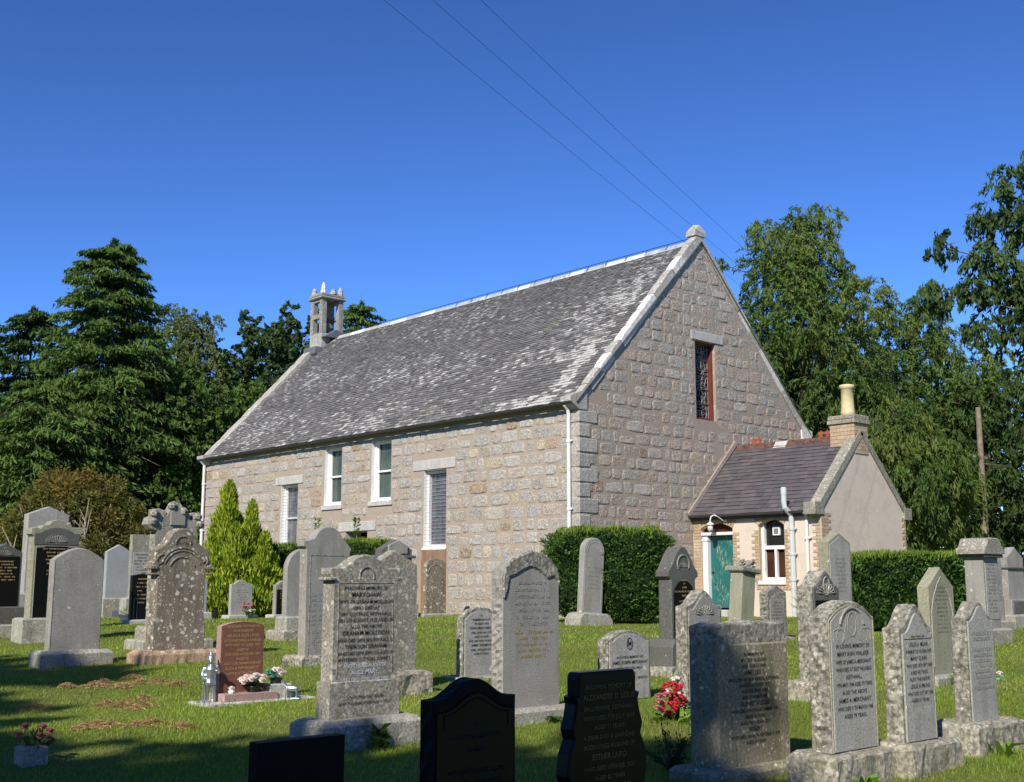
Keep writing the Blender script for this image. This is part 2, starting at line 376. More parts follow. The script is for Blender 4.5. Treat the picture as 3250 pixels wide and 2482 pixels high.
# near-black box behind the openings, the unlit inside put into its colour
MB().box((-L+.6,.62,.2),(-.6,W-.6,5.1)).build('shade_box', 'shade_black', church)

# --- rubble stones
STONES = []     # (dist, builder args)
def tint():
    q = random.random(); v = random.uniform(.84, 1.12)
    if q < .60: c = (.415,.39,.35)
    elif q < .76: c = (.42,.38,.315)
    elif q < .88: c = (.43,.365,.305)
    elif q < .95: c = (.50,.425,.30)
    else: c = (.36,.265,.18)
    return tuple(x*v for x in c)
def stone_geo(u0, u1, z0, z1, place, proud=.022, n=12):
    cu, cz, a, b = (u0+u1)/2, (z0+z1)/2, (u1-u0)/2, (z1-z0)/2
    jit = [random.uniform(.93, 1.07) for _ in range(n)]; ph = random.uniform(-.12, .12); e = random.uniform(3.5, 8)
    vs = []; 
    tu, tz = random.uniform(-.009,.009)/a, random.uniform(-.009,.009)/b
    for s, d in ((1.06, .012), (1.0, -.45), (.80, -1.)):
        for j in range(n):
            t = 2*math.pi*(j+.5)/n; ct, st = math.cos(t), math.sin(t)
            k = (abs(ct)**e + abs(st)**e)**(-1/e)*jit[j]*s
            dd = d if d > 0 else d*proud*random.uniform(.65, 1.35)
            u, z = a*ct*k, b*st*k
            vs.append(place(cu+u+z*ph*.4, cz+z, dd + (tu*u + tz*z if d < 0 else 0)))
    vs.append(place(cu, cz, -proud*random.uniform(.7, 1.25)))
    fs = [(r*n+j, r*n+(j+1)%n, (r+1)*n+(j+1)%n, (r+1)*n+j) for r in range(2) for j in range(n)] + [(2*n+j, 2*n+(j+1)%n, 3*n) for j in range(n)]
    return vs, fs
def rubble(u0, u1, topf, holes, place, wall, course, lens, tintf=tint, keep=1.0, proud=(.010,.022)):
    z = -.5; row = 0
    while z < 11:
        h = random.uniform(*course); za, zb = z+.03, z+h-.03
        us = np.linspace(u0, u1, 241); ok = [u for u in us if topf(u) > zb+.03]
        if len(ok) < 3: z += h; continue
        c0_, c1_ = min(ok), max(ok)
        cuts = sorted((q[0]-.015, q[1]+.015) for q in holes if q[2] < zb and q[3] > za); spans = []; c = c0_
        for (p, q) in cuts:
            if p > c: spans.append((c, min(p, c1_)))
            c = max(c, q)
        if c < c1_: spans.append((c, c1_))
        for (p, q) in spans:
            u = p + random.uniform(0, .05)
            while u < q-.10:
                l = random.uniform(*lens)*random.choice((.5, .75, 1, 1, 1.15))
                if q-u-l < .22: l = q-u if q-u < lens[1]*1.3 else (q-u)/2
                g = random.uniform(.05, .11); zz = z + random.uniform(.015,.04); zt = z+h-random.uniform(.015,.045)
                if random.random() < .15: zt -= h*random.uniform(.08, .25)
                a, b = u, u+l-g
                if b-a > .08 and min(topf(a), topf(b)) > zt+.04 and random.random() < keep: STONES.append((place, wall, (a, b, zz, zt), tintf(), random.uniform(*proud)))
                u += l
        z += h; row += 1
# dressed pieces block rubble there
S_DR = [(-14.75,-13.00,3.93,4.23), (-6.91,-4.96,3.90,4.22), (-10.79,-8.77,2.23,2.55), (-14.5,-13.2,1.52,1.69), (-11.8,-10.65,2.95,3.12), (-9.2,-7.95,2.96,3.13), (-6.62,-5.30,-.6,1.66)]
E_DR = [(4.52,5.95,7.51,7.74)]
gq = lambda: tuple(a*b for a, b in zip((1.03,.99,.945), random.choice([tint(), tint(), (.40,.345,.295), (.40,.38,.345), (.37,.35,.31), (.43,.35,.30)])))
rubble(-L+.02, -.01, lambda u: WH-.05, S_H+S_DR, south, swall, (.31,.39), (.48,.80))
rubble(.02, W-.02, lambda y: gtop(y)-.06, E_H+E_DR, east, gwall, (.29,.37), (.40,.72), gq, .97, (.007,.014))
camv = CAM_POS
def size_px(s):
    p, w_, (a,b,z0,z1), c, u = s; q = Vector(p((a+b)/2, (z0+z1)/2, 0)); n = Vector((0,-1,0)) if w_ is swall else Vector((1,0,0))
    dv = camv-q; return (b-a)*(z1-z0)*abs(dv.normalized().dot(n))/dv.length_squared
STONES.sort(key=size_px, reverse=True)
rest = {swall.name: MB(), gwall.name: MB()}
for i, (p, w_, g, c, u) in enumerate(STONES):
    vs, fs = stone_geo(*g, p, u)
    if i < 300: MB().add(vs, fs, c).build('stone', 'wall_stone', w_, colored=True)
    else: rest[w_.name].add(vs, fs, c)
for w_ in (swall, gwall): rest[w_.name].build('small_stone', 'wall_stone', w_, kind='stuff', colored=True)
# --- dressed lintels and sills
for (a,b,z0,z1) in S_DR[:3]: MB().box((a,-.03,z0+.012),(b,.2,z1-.012), bev=.012).build('lintel', 'dressed', swall)
for (a,b,z0,z1) in S_DR[3:6]: MB().box((a,-.05,z0+.02),(b,.2,z1-.004), bev=.01).build('window_sill', 'dressed', swall)
for (a,b,z0,z1) in E_DR: MB().box((-.2,a,z0+.006),(.03,b,z1+.04), bev=.012).build('lintel', 'dressed', gwall)
tag(MB().box((-6.46,-.03,-.6),(-5.33,.1,1.64), bev=.01).build('blocked_doorway', 'sandstone_rust', swall), 'rust brown infill below the tall window')
# --- quoins of the near corner
z = -.5; i = 0
while z < WH-.25:
    h = random.uniform(.32,.42); la, lb = (.62,.34) if i % 2 else (.34,.62)
    o = MB(); o.box((-la,-.026,z+.02),(.030,lb,z+h-.02), tint(), bev=.022); o.build('quoin', 'wall_stone', gwall, colored=True)
    z += h; i += 1

# --- windows of the long wall
def sash(h, place, parent, glass, depth=.17, wired=False, meeting=.5, frame='white_paint', fixed=False):
    u0,u1,z0,z1 = h; root = MB()
    def bar(a,b,c,d,d0,d1,name,mat,par): 
        q0 = place(a,c,d0); q1 = place(b,d,d1); return MB().box(tuple(min(x,y) for x,y in zip(q0,q1)), tuple(max(x,y) for x,y in zip(q0,q1)), bev=.004).build(name, mat, par)
    win = bar(u0, u1, z0, z1, depth+.09, depth+.10, 'window', glass, parent)
    fr = .075
    for (a,b,c,d) in ((u0,u0+fr,z0,z1), (u1-fr,u1,z0,z1), (u0+fr,u1-fr,z1-fr,z1), (u0+fr,u1-fr,z0,z0+.11)): bar(a,b,c,d,depth-.02,depth+.10,'window_frame',frame,win)
    zm = z0+(z1-z0)*meeting
    if fixed: meeting = None
    if not fixed: bar(u0+fr,u1-fr,zm-.03,zm+.03,depth+.005,depth+.08,'meeting_rail',frame,win)
    if not fixed: bar(u0+fr,u0+fr+.05,z0+.11,zm-.03,depth+.03,depth+.08,'sash_stile',frame,win); bar(u1-fr-.05,u1-fr,z0+.11,zm-.03,depth+.03,depth+.08,'sash_stile',frame,win)
    if not fixed: bar(u0+fr,u0+fr+.05,zm+.03,z1-fr,depth+.015,depth+.07,'sash_stile',frame,win); bar(u1-fr-.05,u1-fr,zm+.03,z1-fr,depth+.015,depth+.07,'sash_stile',frame,win)
    if wired:
        w_ = MB(); zz = z0+.08
        while zz < z1-.03: w_.tube([place(u0+.01,zz,.03), place(u1-.01,zz,.03)], .0045, 4); zz += .105
        for q in range(1, 6): w_.tube([place(u0+(u1-u0)*q/6,z0+.02,.035), place(u0+(u1-u0)*q/6,z1-.02,.035)], .0022, 4)
        w_.build('wire_guard', 'wire', win)
    return win
for i, h in enumerate(S_H[:3]):
    sash(h, south, swall, 'green_glass' if i else 'leaded_glass', wired=(i == 0))
    reveals(h, south, .2, {'*': 'white_paint', 'soffit': 'dressed'}, swall)
h = S_H[3]
win = sash(h, south, swall, 'leaded_glass', .16, True, .5, fixed=True)
mb = MB(); zz = h[2]+.16
while zz < h[3]-.1: mb.box((h[0]+.08,.225,zz),(h[1]-.08,.245,zz+.018)); zz += .105
for q in range(1, 4): mb.box((h[0]+q*.26-.005,.222,h[2]+.1),(h[0]+q*.26+.005,.248,h[3]-.08))
mb.build('lead_came', 'lead_line', win)
reveals(h, south, .2, {'*': 'white_paint', 'soffit': 'dressed'}, swall)
MB().box((h[0]-.03,-.04,h[2]-.06),(h[1]+.03,.16,h[2]+.002), bev=.01).build('window_sill', 'white_paint', swall)
reveals(S_H[4], south, .6, {'*': 'dressed'}, swall)
MB().add([(-10.5,.6,.4),(-9.1,.6,.4),(-9.1,.6,2.3),(-10.5,.6,2.3)], [(0,1,2,3)]).build('shade_sheet', 'shade_black', swall)  # near-black sheet, the opening's shade put into its colour
# --- gable stained-glass window
h = E_H[0]; y0,y1,z0,z1 = h
reveals(h, east, .26, {'*': 'mortar_gable', 'soffit': 'dressed'}, gwall)
win = MB().box((-.27,y0,z0),(-.26,y1,z1)).build('window', 'window_glass', gwall)
for (a,b,c,d) in ((y0,y0+.06,z0,z1),(y1-.06,y1,z0,z1),(y0+.06,y1-.06,z1-.06,z1),(y0+.06,y1-.06,z0,z0+.08)): MB().box((-.26,a,c),(-.10,b,d), bev=.006).build('window_frame', 'red_frame', win)
mb = MB(); Y0,Y1,Z0,Z1 = y0+.06,y1-.06,z0+.08,z1-.06; nz = 26; ny = 6
g = [[(-.250, Y0+(Y1-Y0)*j/ny+(random.uniform(-.055,.055) if 0<j<ny else 0), Z0+(Z1-Z0)*i/nz+(random.uniform(-.03,.03) if 0<i<nz else 0)) for j in range(ny+1)] for i in range(nz+1)]
for i in range(nz+1):
    for j in range(ny+1):
        if j < ny and random.random() < .8: mb.tube([g[i][j], g[i][j+1]], .0075, 4)
        if i < nz and random.random() < .92: mb.tube([g[i][j], g[i+1][j]], .0085, 4)
        if i < nz and j < ny and j > 2 and random.random() < .6: mb.tube([g[i][j], g[i+1][j+1]], .006, 4)
mb.build('lead_came', 'lead_line', win)
for q in range(1, 5): MB().box((-.235,Y0,Z0+(Z1-Z0)*q/5-.008),(-.222,Y1,Z0+(Z1-Z0)*q/5+.008)).build('saddle_bar', 'rust_iron', win)

# --- roof slates
yE, zE = -.20, 5.27; sl_v = Vector((0, W/2-yE, HR-zE)); SLEN = sl_v.length; sl_u = sl_v.normalized(); sl_n = Vector((0, -sl_u.z, sl_u.y))
X0, X1 = -L+.42, -.21
mb = MB()
mb.add([(X0-.3,yE+.03,zE-.035),(X1+.3,yE+.03,zE-.035),(X1+.3,W/2,HR-.04),(X0-.3,W/2,HR-.04)], [(0,1,2,3)])
mb.add([(X0-.3,W+.2,zE-.035),(X1+.3,W+.2,zE-.035),(X1+.3,W/2,HR-.04),(X0-.3,W/2,HR-.04)], [(3,2,1,0)])
roof = mb.build('roof', 'lead_flash', church)
def smooth_noise(x, y, seed=0):
    return (math.sin(x*.9+seed)+math.sin(y*1.7+x*.4+seed*2)+math.sin(x*2.1-y*1.1+seed*3)*.7+math.sin(x*4.3+y*3.1)*.4)/3.1
def slates(x0, x1, base, up, nrm, length, gauge0, gauge1, w0, w1, colf, lichf, mat, parent):
    mb = MB(); s = -.02; r = 0
    while s < length-.03:
        g = gauge0+(gauge1-gauge0)*s/length; wd = w0+(w1-w0)*s/length; x = x0-(wd*.5 if r % 2 else 0)
        while x < x1:
            w_ = wd*random.uniform(.82,1.18); a, b = max(x, x0), min(x+w_-.004, x1)
            if b-a > .03:
                th = random.uniform(.007,.013); lift = random.uniform(.012,.022); j0 = random.uniform(-.008,.008)
                p0 = base + up*(s+j0); p1 = base + up*min(s+g*1.25, length)
                q = [Vector((a,0,0))+p0+nrm*(lift+th), Vector((b,0,0))+p0+nrm*(lift+th+random.uniform(-.003,.003)), Vector((b,0,0))+p1+nrm*.004, Vector((a,0,0))+p1+nrm*.004,
                     Vector((a,0,0))+p0+nrm*(lift-.006), Vector((b,0,0))+p0+nrm*(lift-.006)]
                mb.add(q, [(0,1,2,3),(4,5,1,0),(3,4,0),(5,2,1)], colf(), lv_ := lichf((a+b)/2, s)); mb.e[-4] = mb.e[-3] = lv_-.55
            x += w_
        s += g; r += 1
    return mb.build('slate', mat, parent, kind='stuff', colored=True, lich=True)
def sc():
    v = random.uniform(.70,1.22); q = random.random()
    return tuple(x*v for x in ((.162,.157,.150) if q < .6 else (.185,.175,.162) if q < .9 else (.135,.133,.132)))
def lich(x, s):
    near = max(0, 1+(x+.4)/5.0) if x > -5.4 else 0     # heavier beside the near skew
    low = 1-s/SLEN
    dk = 1 if (-3.6 < x-(s*.1) < -1.5 and .5 < s < 1.9) else 0
    v = .29 + .15*low + .38*near*(.6+.4*low) + .24*smooth_noise(x*.8, s*1.3, 2) + .10*smooth_noise(x*2.7, s*3.1, 5) + random.gauss(0, .19)
    return -.4 if dk and random.random() < .93 else (-.3 if x > -.75 and random.random() < .8 else v)
slates(X0, X1, Vector((0,yE,zE)), sl_u, sl_n, SLEN, .132, .088, .215, .15, sc, lich, 'slate_old', roof)
# ridge stones
x = X0+.9
while x < X1-.05:
    l = random.uniform(.75,1.05); l = min(l, X1-x); m_ = 'zinc' if -12.0 < x < -8.2 or x > -2 else random.choice(['skew_grey','skew_white'])
    MB().prism([(x+.01,W/2-.14,HR-.10),(x+.01,W/2-.03,HR+.055),(x+.01,W/2+.03,HR+.055),(x+.01,W/2+.14,HR-.10),(x+.01,W/2,HR-.02)], (l-.02,0,0)).build('ridge_stone', m_, roof)
    x += l
mb = MB(); mb.tube([(X0+1,W/2,HR+.13),(X1,W/2,HR+.13)], .011, 5)
for q in range(14): mb.tube([(-11+q*.82,W/2-.15,HR-.06),(-11+q*.82,W/2,HR+.14)], .010, 4)
mb.build('ridge_cable', 'cable', roof)
# skew copings on both gables
def skew(xa, xb, side, mats, n, rise=.22, parent=None, foot=True):
    sgn = -1 if side == 's' else 1; f0 = Vector((0, -.10, zE-.10)) ; f1 = Vector((0, W/2, HR+.10))
    if sgn > 0: f0.y = W+.10
    d = (f1-f0); ln = d.length; d.normalize(); nn = Vector((0, -d.z, d.y)) if sgn < 0 else Vector((0, d.z, -d.y))
    if nn.z < 0: nn = -nn
    s = 0; k_ = 0
    while s < ln-.02:
        l = random.uniform(.75,1.2)*ln/n/.85; l = min(l, ln-s); a = f0+d*(s+.006); b = f0+d*(s+l-.006); rr = rise*random.uniform(.92,1.1); o_ = random.uniform(-.015,.015)
        mb = MB(); A = a-nn*.12; B = b-nn*.12; C_ = b+nn*rr; D_ = a+nn*rr
        t0, t1 = xa+o_, xb+o_
        m = 5; vs = []
        for i in range(m+1):
            p = a.lerp(b, i/m); e = 1 if 0 < i < m else .86
            for (xx, hh) in ((t0,-.12),(t0,rr*.9*e),(t0+.06*(1 if t1>t0 else -1),rr*e),(t1-.06*(1 if t1>t0 else -1),rr*e),(t1,rr*.9*e),(t1,-.12)):
                j = random.uniform(-.012,.012) if hh > 0 else 0
                vs.append(Vector((xx,0,0))+p+nn*(hh+j))
        fs = [(i*6+j, i*6+(j+1)%6, (i+1)*6+(j+1)%6, (i+1)*6+j) for i in range(m) for j in range(6)] + [tuple(range(6))[::-1], tuple(range(m*6, m*6+6))]
        mb.add(vs, fs).build('skew_stone', random.choice(mats), parent); s += l; k_ += 1
skew(-.24, .03, 's', ['skew_white','skew_white','skew_white','skew_grey'], 15, .13, gwall)
skew(-.24, .03, 'n', ['skew_grey','skew_white'], 10, .12, gwall)
skew(-L-.02, -L+.5, 's', ['skew_grey'], 8, .16, church)
# skewputts
MB().prism([(-.32,-.36,5.36),(-.32,-.36,5.24),(-.32,-.05,5.05),(-.32,.25,5.05),(-.32,.25,5.6)], (.365,0,0)).build('skewputt', 'skew_grey', gwall)
MB().prism([(-.5,W+.3,5.34),(-.5,W+.3,5.2),(-.5,W+.05,4.95),(-.5,W-.25,4.95),(-.5,W-.25,5.5)], (.55,0,0)).build('skewputt', 'skew_white', gwall)
MB().prism([(-L-.03,-.36,5.34),(-L-.03,-.36,5.22),(-L-.03,-.05,5.0),(-L-.03,.25,5.0),(-L-.03,.25,5.5)], (.5,0,0)).build('skewputt', 'skew_grey', church)
# apex stone
MB().add([(-.32,4.78,10.62),(.04,4.78,10.62),(.04,5.26,10.62),(-.32,5.26,10.62),(-.30,4.80,10.78),(.03,4.80,10.78),(.03,5.28,10.78),(-.30,5.28,10.78),(-.22,5.02,11.02),(-.06,5.12,11.0)],
    [(3,2,1,0),(0,1,5,4),(1,2,6,5),(2,3,7,6),(3,0,4,7),(4,5,9,8),(5,6,9),(6,7,8,9),(7,4,8)]).build('apex_stone', 'skew_grey', gwall)
# gutters and pipes
def gutter(xa, xb, y, z, r, parent, hang=1.1):
    mb = MB(); n = 7; vs = []; fs = []
    for x in (xa, xb):
        for rr in (r, r-.012):
            for i in range(n+1):
                t = math.pi + math.pi*i/n; vs.append((x, y+rr*math.cos(t), z+rr*math.sin(t)))
    m = n+1
    for i in range(n): fs += [(i, i+1, 2*m+i+1, 2*m+i), (m+i+1, m+i, 3*m+i, 3*m+i+1), (i, m+i, m+i+1, i+1), (2*m+i+1, 3*m+i+1, 3*m+i, 2*m+i)]
    fs += [(0, 2*m, 3*m, m), (n, m+n, 3*m+n, 2*m+n), (0,)+tuple(range(1, n+1)), tuple(range(2*m+n, 2*m-1, -1))]
    mb.add(vs, fs); g_ = mb.build('gutter', 'gutter_metal', parent)
    x = xa+.4
    while x < xb: MB().box((x-.02,y-r-.008,z-.04),(x+.02,y+r+.06,z+.006)).build('gutter_bracket', 'gutter_metal', g_); x += hang
    return g_
gutter(-L+.1, .0, -.255, 5.235, .06, church, 1.0)
def downpipe(x, y, z0, z1, r, mat, parent, wall_y, n=3, top=None):
    mb = MB(); pts = [(x,y,z0),(x,y,z1)] + (top or []); mb.tube(pts, r, 10)
    o = mb.build('downpipe', mat, parent)
    for i in range(n):
        zz = z0+(z1-z0)*(i+.6)/n; c = MB(); c.lathe([(r+.014,-.04),(r+.016,0),(r+.014,.04)], (x,y,zz), 10); c.box((x-.10,y+.01,zz-.014),(x+.10,wall_y-.002,zz+.014)); c.build('pipe_collar', mat, o)
    return o
downpipe(-.30, -.09, -.25, 4.95, .05, 'pipe_paint', church, 0, 3, [(-.30,-.12,5.06),(-.30,-.235,5.17)])
downpipe(-L+.10, -.10, -.25, 5.0, .055, 'pipe_paint', church, 0, 3, [(-L+.10,-.235,5.16)])

# --- belfry on the far gable
bx0, bx1, by0, by1, bz = -20.05, -19.17, 4.50, 5.52, 10.30
bel = MB().box((bx0,by0,bz-.75),(bx1,by1,bz+.42), bev=.02).build('belfry', 'skew_grey', church)
zt = 12.16
for (px, py) in ((bx0,by0),(bx1-.21,by0),(bx0,by1-.21),(bx1-.21,by1-.21)):
    MB().box((px,py,bz+.42),(px+.21,py+.21,zt), bev=.012).build('belfry_post', 'granite_old', bel)
for (py) in (by0+.01, by1-.23):
    MB().box((bx0+.21,py,11.34),(bx1-.21,py+.17,11.52), bev=.008).build('belfry_rail', 'granite_old', bel)
    MB().box((bx0+.21,py,zt-.12),(bx1-.21,py+.17,zt), bev=.008).build('belfry_rail', 'granite_old', bel)
MB().box((bx0+.04,by0+.42,bz+.42),(bx0+.16,by1-.21,zt-.002), bev=.008).build('belfry_screen', 'granite_old', bel)
MB().box((bx0-.09,by0-.09,zt),(bx1+.09,by1+.09,zt+.10), bev=.03).build('belfry_cornice', 'granite_old', bel)
MB().box((bx0-.05,by0-.05,zt+.10),(bx1+.05,by1+.05,zt+.24), bev=.03).build('belfry_cornice', 'granite_old', bel)
for (px, py, hh, mm) in ((bx0+.1,by0+.1,.32,'skew_grey'),(bx1-.1,by0+.1,.46,'skew_white'),(bx0+.1,by1-.1,.32,'skew_grey'),(bx1-.1,by1-.1,.36,'skew_grey'),(bx1-.05,(by0+by1)/2+.05,.12,'skew_grey')):
    MB().lathe([(.13,0),(.13,.08),(.10,.12),(.11,.2),(.07,hh*.75),(.02,hh)], (px,py,zt+.24), 8).build('pinnacle', mm, bel)
MB().box((bx1-.52,by0+.2,11.28),(bx1-.36,by1-.2,11.42)).build('headstock', 'rust_iron', bel)
MB().lathe([(.0,.50),(.07,.50),(.11,.46),(.13,.36),(.15,.22),(.19,.10),(.24,.02),(.25,0),(.22,0),(.12,.1),(.0,.3)], (bx1-.44,(by0+by1)/2,10.80), 18).build('bell', 'bronze', bel, smooth=True)
MB().prism([(bx1+.01,by0-.06,bz+.2),(bx1+.01,by1+.06,bz+.2),(bx1+.01,(by0+by1)/2,bz+.55)], (.35,0,0)).build('lead_saddle', 'lead_flash', bel)
MB().box((bx0+.1,by0-.35,bz-.55),(bx1+.1,by0-.003,bz-.2), bev=.05).build('lead_apron', 'lead_flash', bel)
# ------------------------------------------------------------------ vestry (low wing against the gable)
VX, VY0, VY1, VH, VR = 4.08, 4.44, 8.52, 2.52, 4.56
VYC = (VY0+VY1)/2
vestry = thing('vestry', 'low harled vestry wing with brick quoins, teal door and clay chimney pot', 'outbuilding')
vs_ = lambda u, z, d: (u, VY0+d, z); ve_ = lambda u, z, d: (VX-d, u, z)
DO = (.26,1.34,-.6,2.27); WI = (2.18,2.98,.73,2.31)
vslope = (VR+.05-VH)/((VY1-VY0)/2); vtop = lambda y: VH+vslope*min(y-VY0, VY1-y)
mb = MB(); holed_wall(mb, 0, VX, lambda u: VH, [DO, WI], vs_); vfront = mb.build('front_wall', 'roughcast', vestry)
mb = MB(); holed_wall(mb, VY0, VY1, vtop, [], ve_, extra=(VYC,)); vgab = mb.build('end_wall', 'roughcast', vestry)
MB().add([(VX,VY1,ZB),(0,VY1,ZB),(0,VY1,VH),(VX,VY1,VH)], [(0,1,2,3)]).build('rear_wall', 'roughcast', vestry)
MB().box((.02,VY0+.32,-.2),(VX-.3,VY1-.2,2.4)).build('shade_box', 'shade_black', vestry)  # near-black box, the unlit inside of the vestry put into its colour
BRK = {}
def brick(a, b, c, parent, rot=None, name='brick'):
    """one brick, centre c, half sizes folded into shared meshes"""
    key = tuple(round(y-x, 3) for x, y in zip(a, b))
    if key not in BRK:
        mb = MB().box(tuple(-k_/2 for k_ in key), tuple(k_/2 for k_ in key)); me = bpy.data.meshes.new(name); me.from_pydata(mb.v, [], mb.f); me.materials.append(M['brick']); BRK[key] = me
    o = bpy.data.objects.new(name, BRK[key]); o.location = c; 
    if rot: o.rotation_euler = rot
    return link(o, parent)
def bricks_front(u, w_, z0, z1, parent, y=VY0, dirn=1, alt=.11):
    """quoin strip on a wall facing -y; long and short courses in turn"""
    z = z0; i = 0
    while z+.08 <= z1:
        ww = w_ + (alt if i % 2 else 0); a = u if dirn > 0 else u-ww
        x = a; left = ww
        while left > .04:
            l = .21 if left > .28 else left
            brick((0,0,0), (l-.008,.06,.074), (x+l/2, y-.006+random.uniform(-.003,.003)+.02, z+.041), parent); x += l; left -= l
        z += .084; i += 1
def bricks_end(u, w_, z0, z1, parent, x=VX, dirn=1, alt=.11):
    z = z0; i = 0
    while z+.08 <= z1:
        ww = w_ + (0 if i % 2 else alt); a = u if dirn > 0 else u-ww; yy = a; left = ww
        while left > .04:
            l = .21 if left > .28 else left
            brick((0,0,0), (.06,l-.008,.074), (x+.006-.02+random.uniform(-.003,.003), yy+l/2, z+.041), parent); yy += l; left -= l
        z += .084; i += 1
# door and window surrounds in brick, long and short
bricks_front(.02, .235, -.5, 2.36, vfront, alt=0)
bricks_front(1.345, .12, -.5, 2.05, vfront, alt=.10)
bricks_front(2.175, .12, .62, 2.05, vfront, dirn=-1, alt=.10)
bricks_front(2.985, .10, .62, 2.05, vfront, alt=.08)
bricks_front(VX-.012, .14, -.5, VH-.06, vfront, dirn=-1, alt=.10)
bricks_end(VY0+.014, .30, -.5, VH-.02, vgab, alt=.12)
bricks_end(VY1-.01, .10, -.5, VH-.02, vgab, dirn=-1, alt=.10)
def arch(u0, u1, z, rise, n):
    c = (u0+u1)/2; hw = (u1-u0)/2; r_ = (hw*hw+rise*rise)/(2*rise); zc = z+rise-r_; a0 = math.asin(hw/r_)
    for i in range(n):
        t = -a0+2*a0*(i+.5)/n; rr = r_+.115
        brick((0,0,0), (2*a0*r_/n-.008,.07,.22), (c+rr*math.sin(t), VY0+.018, zc+rr*math.cos(t)), vfront, (0, t, 0))
    return r_, zc, a0
def arch_fill(u0, u1, z, rise, d, mat, name, parent):
    c = (u0+u1)/2; hw = (u1-u0)/2; r_ = (hw*hw+rise*rise)/(2*rise); zc = z+rise-r_; a0 = math.asin(hw/r_)
    top = [(c+r_*math.sin(-a0+2*a0*i/10), VY0+d, zc+r_*math.cos(-a0+2*a0*i/10)) for i in range(11)]
    return top
# spandrels (harl) between flat opening head and the segmental arch
for (h, nb) in ((DO, 13), (WI, 10)):
    u0,u1,_,z1 = h; rise = .15; zs = z1-rise; arch(u0, u1, zs, rise, nb)
    top = arch_fill(u0, u1, zs, rise, 0, None, None, None)
    mb = MB(); n = len(top)
    for i in range(n-1):
        a, b = top[i], top[i+1]
        mb.add([(a[0],VY0+.001,a[2]),(b[0],VY0+.001,b[2]),(b[0],VY0+.001,z1+.01),(a[0],VY0+.001,z1+.01)], [(0,1,2,3)])
        mb.add([(a[0],VY0+.001,a[2]),(b[0],VY0+.001,b[2]),(b[0],VY0+.30,b[2]),(a[0],VY0+.30,a[2])], [(3,2,1,0)])
    mb.build('arch_soffit', 'brick', vfront)
    for nm, q in (('jamb', [(u0,-.6 if h is DO else h[2],0),(u0,-.6 if h is DO else h[2],.30),(u0,z1,.30),(u0,z1,0)]), ('jamb', [(u1,-.6 if h is DO else h[2],.30),(u1,-.6 if h is DO else h[2],0),(u1,z1,0),(u1,z1,.30)])):
        MB().add([vs_(*x) for x in q], [(0,1,2,3)]).build(nm, 'brick', vfront)
# door: frame, cornice, boards
door = MB().box((.45,VY0+.20,.0),(1.30,VY0+.215,1.93)).build('door', 'door_paint', vestry)
for i in range(6):
    a = .452+i*.141; MB().box((a,VY0+.175,.01),(a+.137,VY0+.20,1.92), bev=.006).build('door_board', 'door_paint', door)
MB().lathe([(.0,0),(.028,0),(.03,.03),(.012,.05),(0,.05)], (0,0,0), 10).build('door_knob', 'black_plastic', door).matrix_local = Matrix.Translation((.52,VY0+.176,.95)) @ Matrix.Rotation(R(90), 4, 'X')
dfr = MB().box((.27,VY0+.05,-.05),(.44,VY0+.22,1.94), bev=.008).build('door_frame', 'white_paint', vestry)
MB().box((.255,VY0+.03,1.80),(.455,VY0+.2,1.86), bev=.006).build('capital', 'white_paint', dfr)
MB().box((1.30,VY0+.12,-.05),(1.335,VY0+.22,1.94), bev=.004).build('jamb_post', 'white_paint', dfr)
MB().box((.24,VY0+.0,1.945),(1.335,VY0+.22,2.03), bev=.012).build('door_cornice', 'white_paint', dfr)
MB().box((.27,VY0+.15,2.03),(1.335,VY0+.17,2.27)).build('fanlight', 'curtain', dfr)
MB().box((.2,VY0-.42,-.6),(1.42,VY0-.003,-.03), bev=.01).build('door_step', 'concrete', vestry)
lamp = thing('wall_lamp', 'white swan-neck lamp with glass globe above the teal door', 'lamp', (1.12,VY0-.005,2.36))
mb = MB(); mb.tube([(0,0,0),(-.02,-.10,-.02),(-.08,-.2,.07),(-.17,-.27,.12),(-.25,-.30,.08),(-.28,-.31,-.02),(-.28,-.31,-.08)], .018, 8)
mb.build('swan_neck', 'white_paint', lamp); MB().box((-.06,-.03,-.06),(.06,.002,.06), bev=.01).build('back_plate', 'white_paint', lamp)
MB().lathe([(.03,.03),(.08,0),(.10,-.03),(.09,-.05)], (-.28,-.31,-.10), 12).build('lamp_shade', 'white_paint', lamp)
MB().lathe([(.05,0),(.075,-.06),(.075,-.12),(.04,-.17),(.005,-.18)], (-.28,-.31,-.15), 12).build('glass_globe', 'lamp_glass', lamp, smooth=True)
# vestry window
u0,u1,z0,z1 = WI
win = MB().box((u0,VY0+.22,z0),(u1,VY0+.23,z1)).build('window', 'window_glass', vestry)
for (a,b,c,d) in ((u0,u0+.085,z0,z1-.1),(u1-.06,u1,z0,z1-.1),(u0+.085,u1-.06,z0,z0+.09),(u0+.085,u1-.06,1.54,1.64),((u0+u1)/2-.005,(u0+u1)/2+.055,z0+.09,1.54)):
    MB().box((a,VY0+.12,c),(b,VY0+.22,d), bev=.006).build('window_frame', 'white_paint', win)
MB().box((u0-.02,VY0-.06,z0-.10),(u1+.02,VY0+.22,z0-.002), bev=.012).build('window_sill', 'white_paint', win)
MB().box((u0+.09,VY0+.214,z0+.09),(u1-.06,VY0+.2185,1.54)).build('brown_blind', 'curtain', win)
vent = MB().box((2.50,VY0+.17,1.90),(2.72,VY0+.22,2.13), bev=.012).build('extractor_vent', 'white_paint', win)
MB().box((2.545,VY0+.16,1.945),(2.675,VY0+.169,2.085)).build('vent_louvre', 'grey_letter', vent)
x = u0-.1
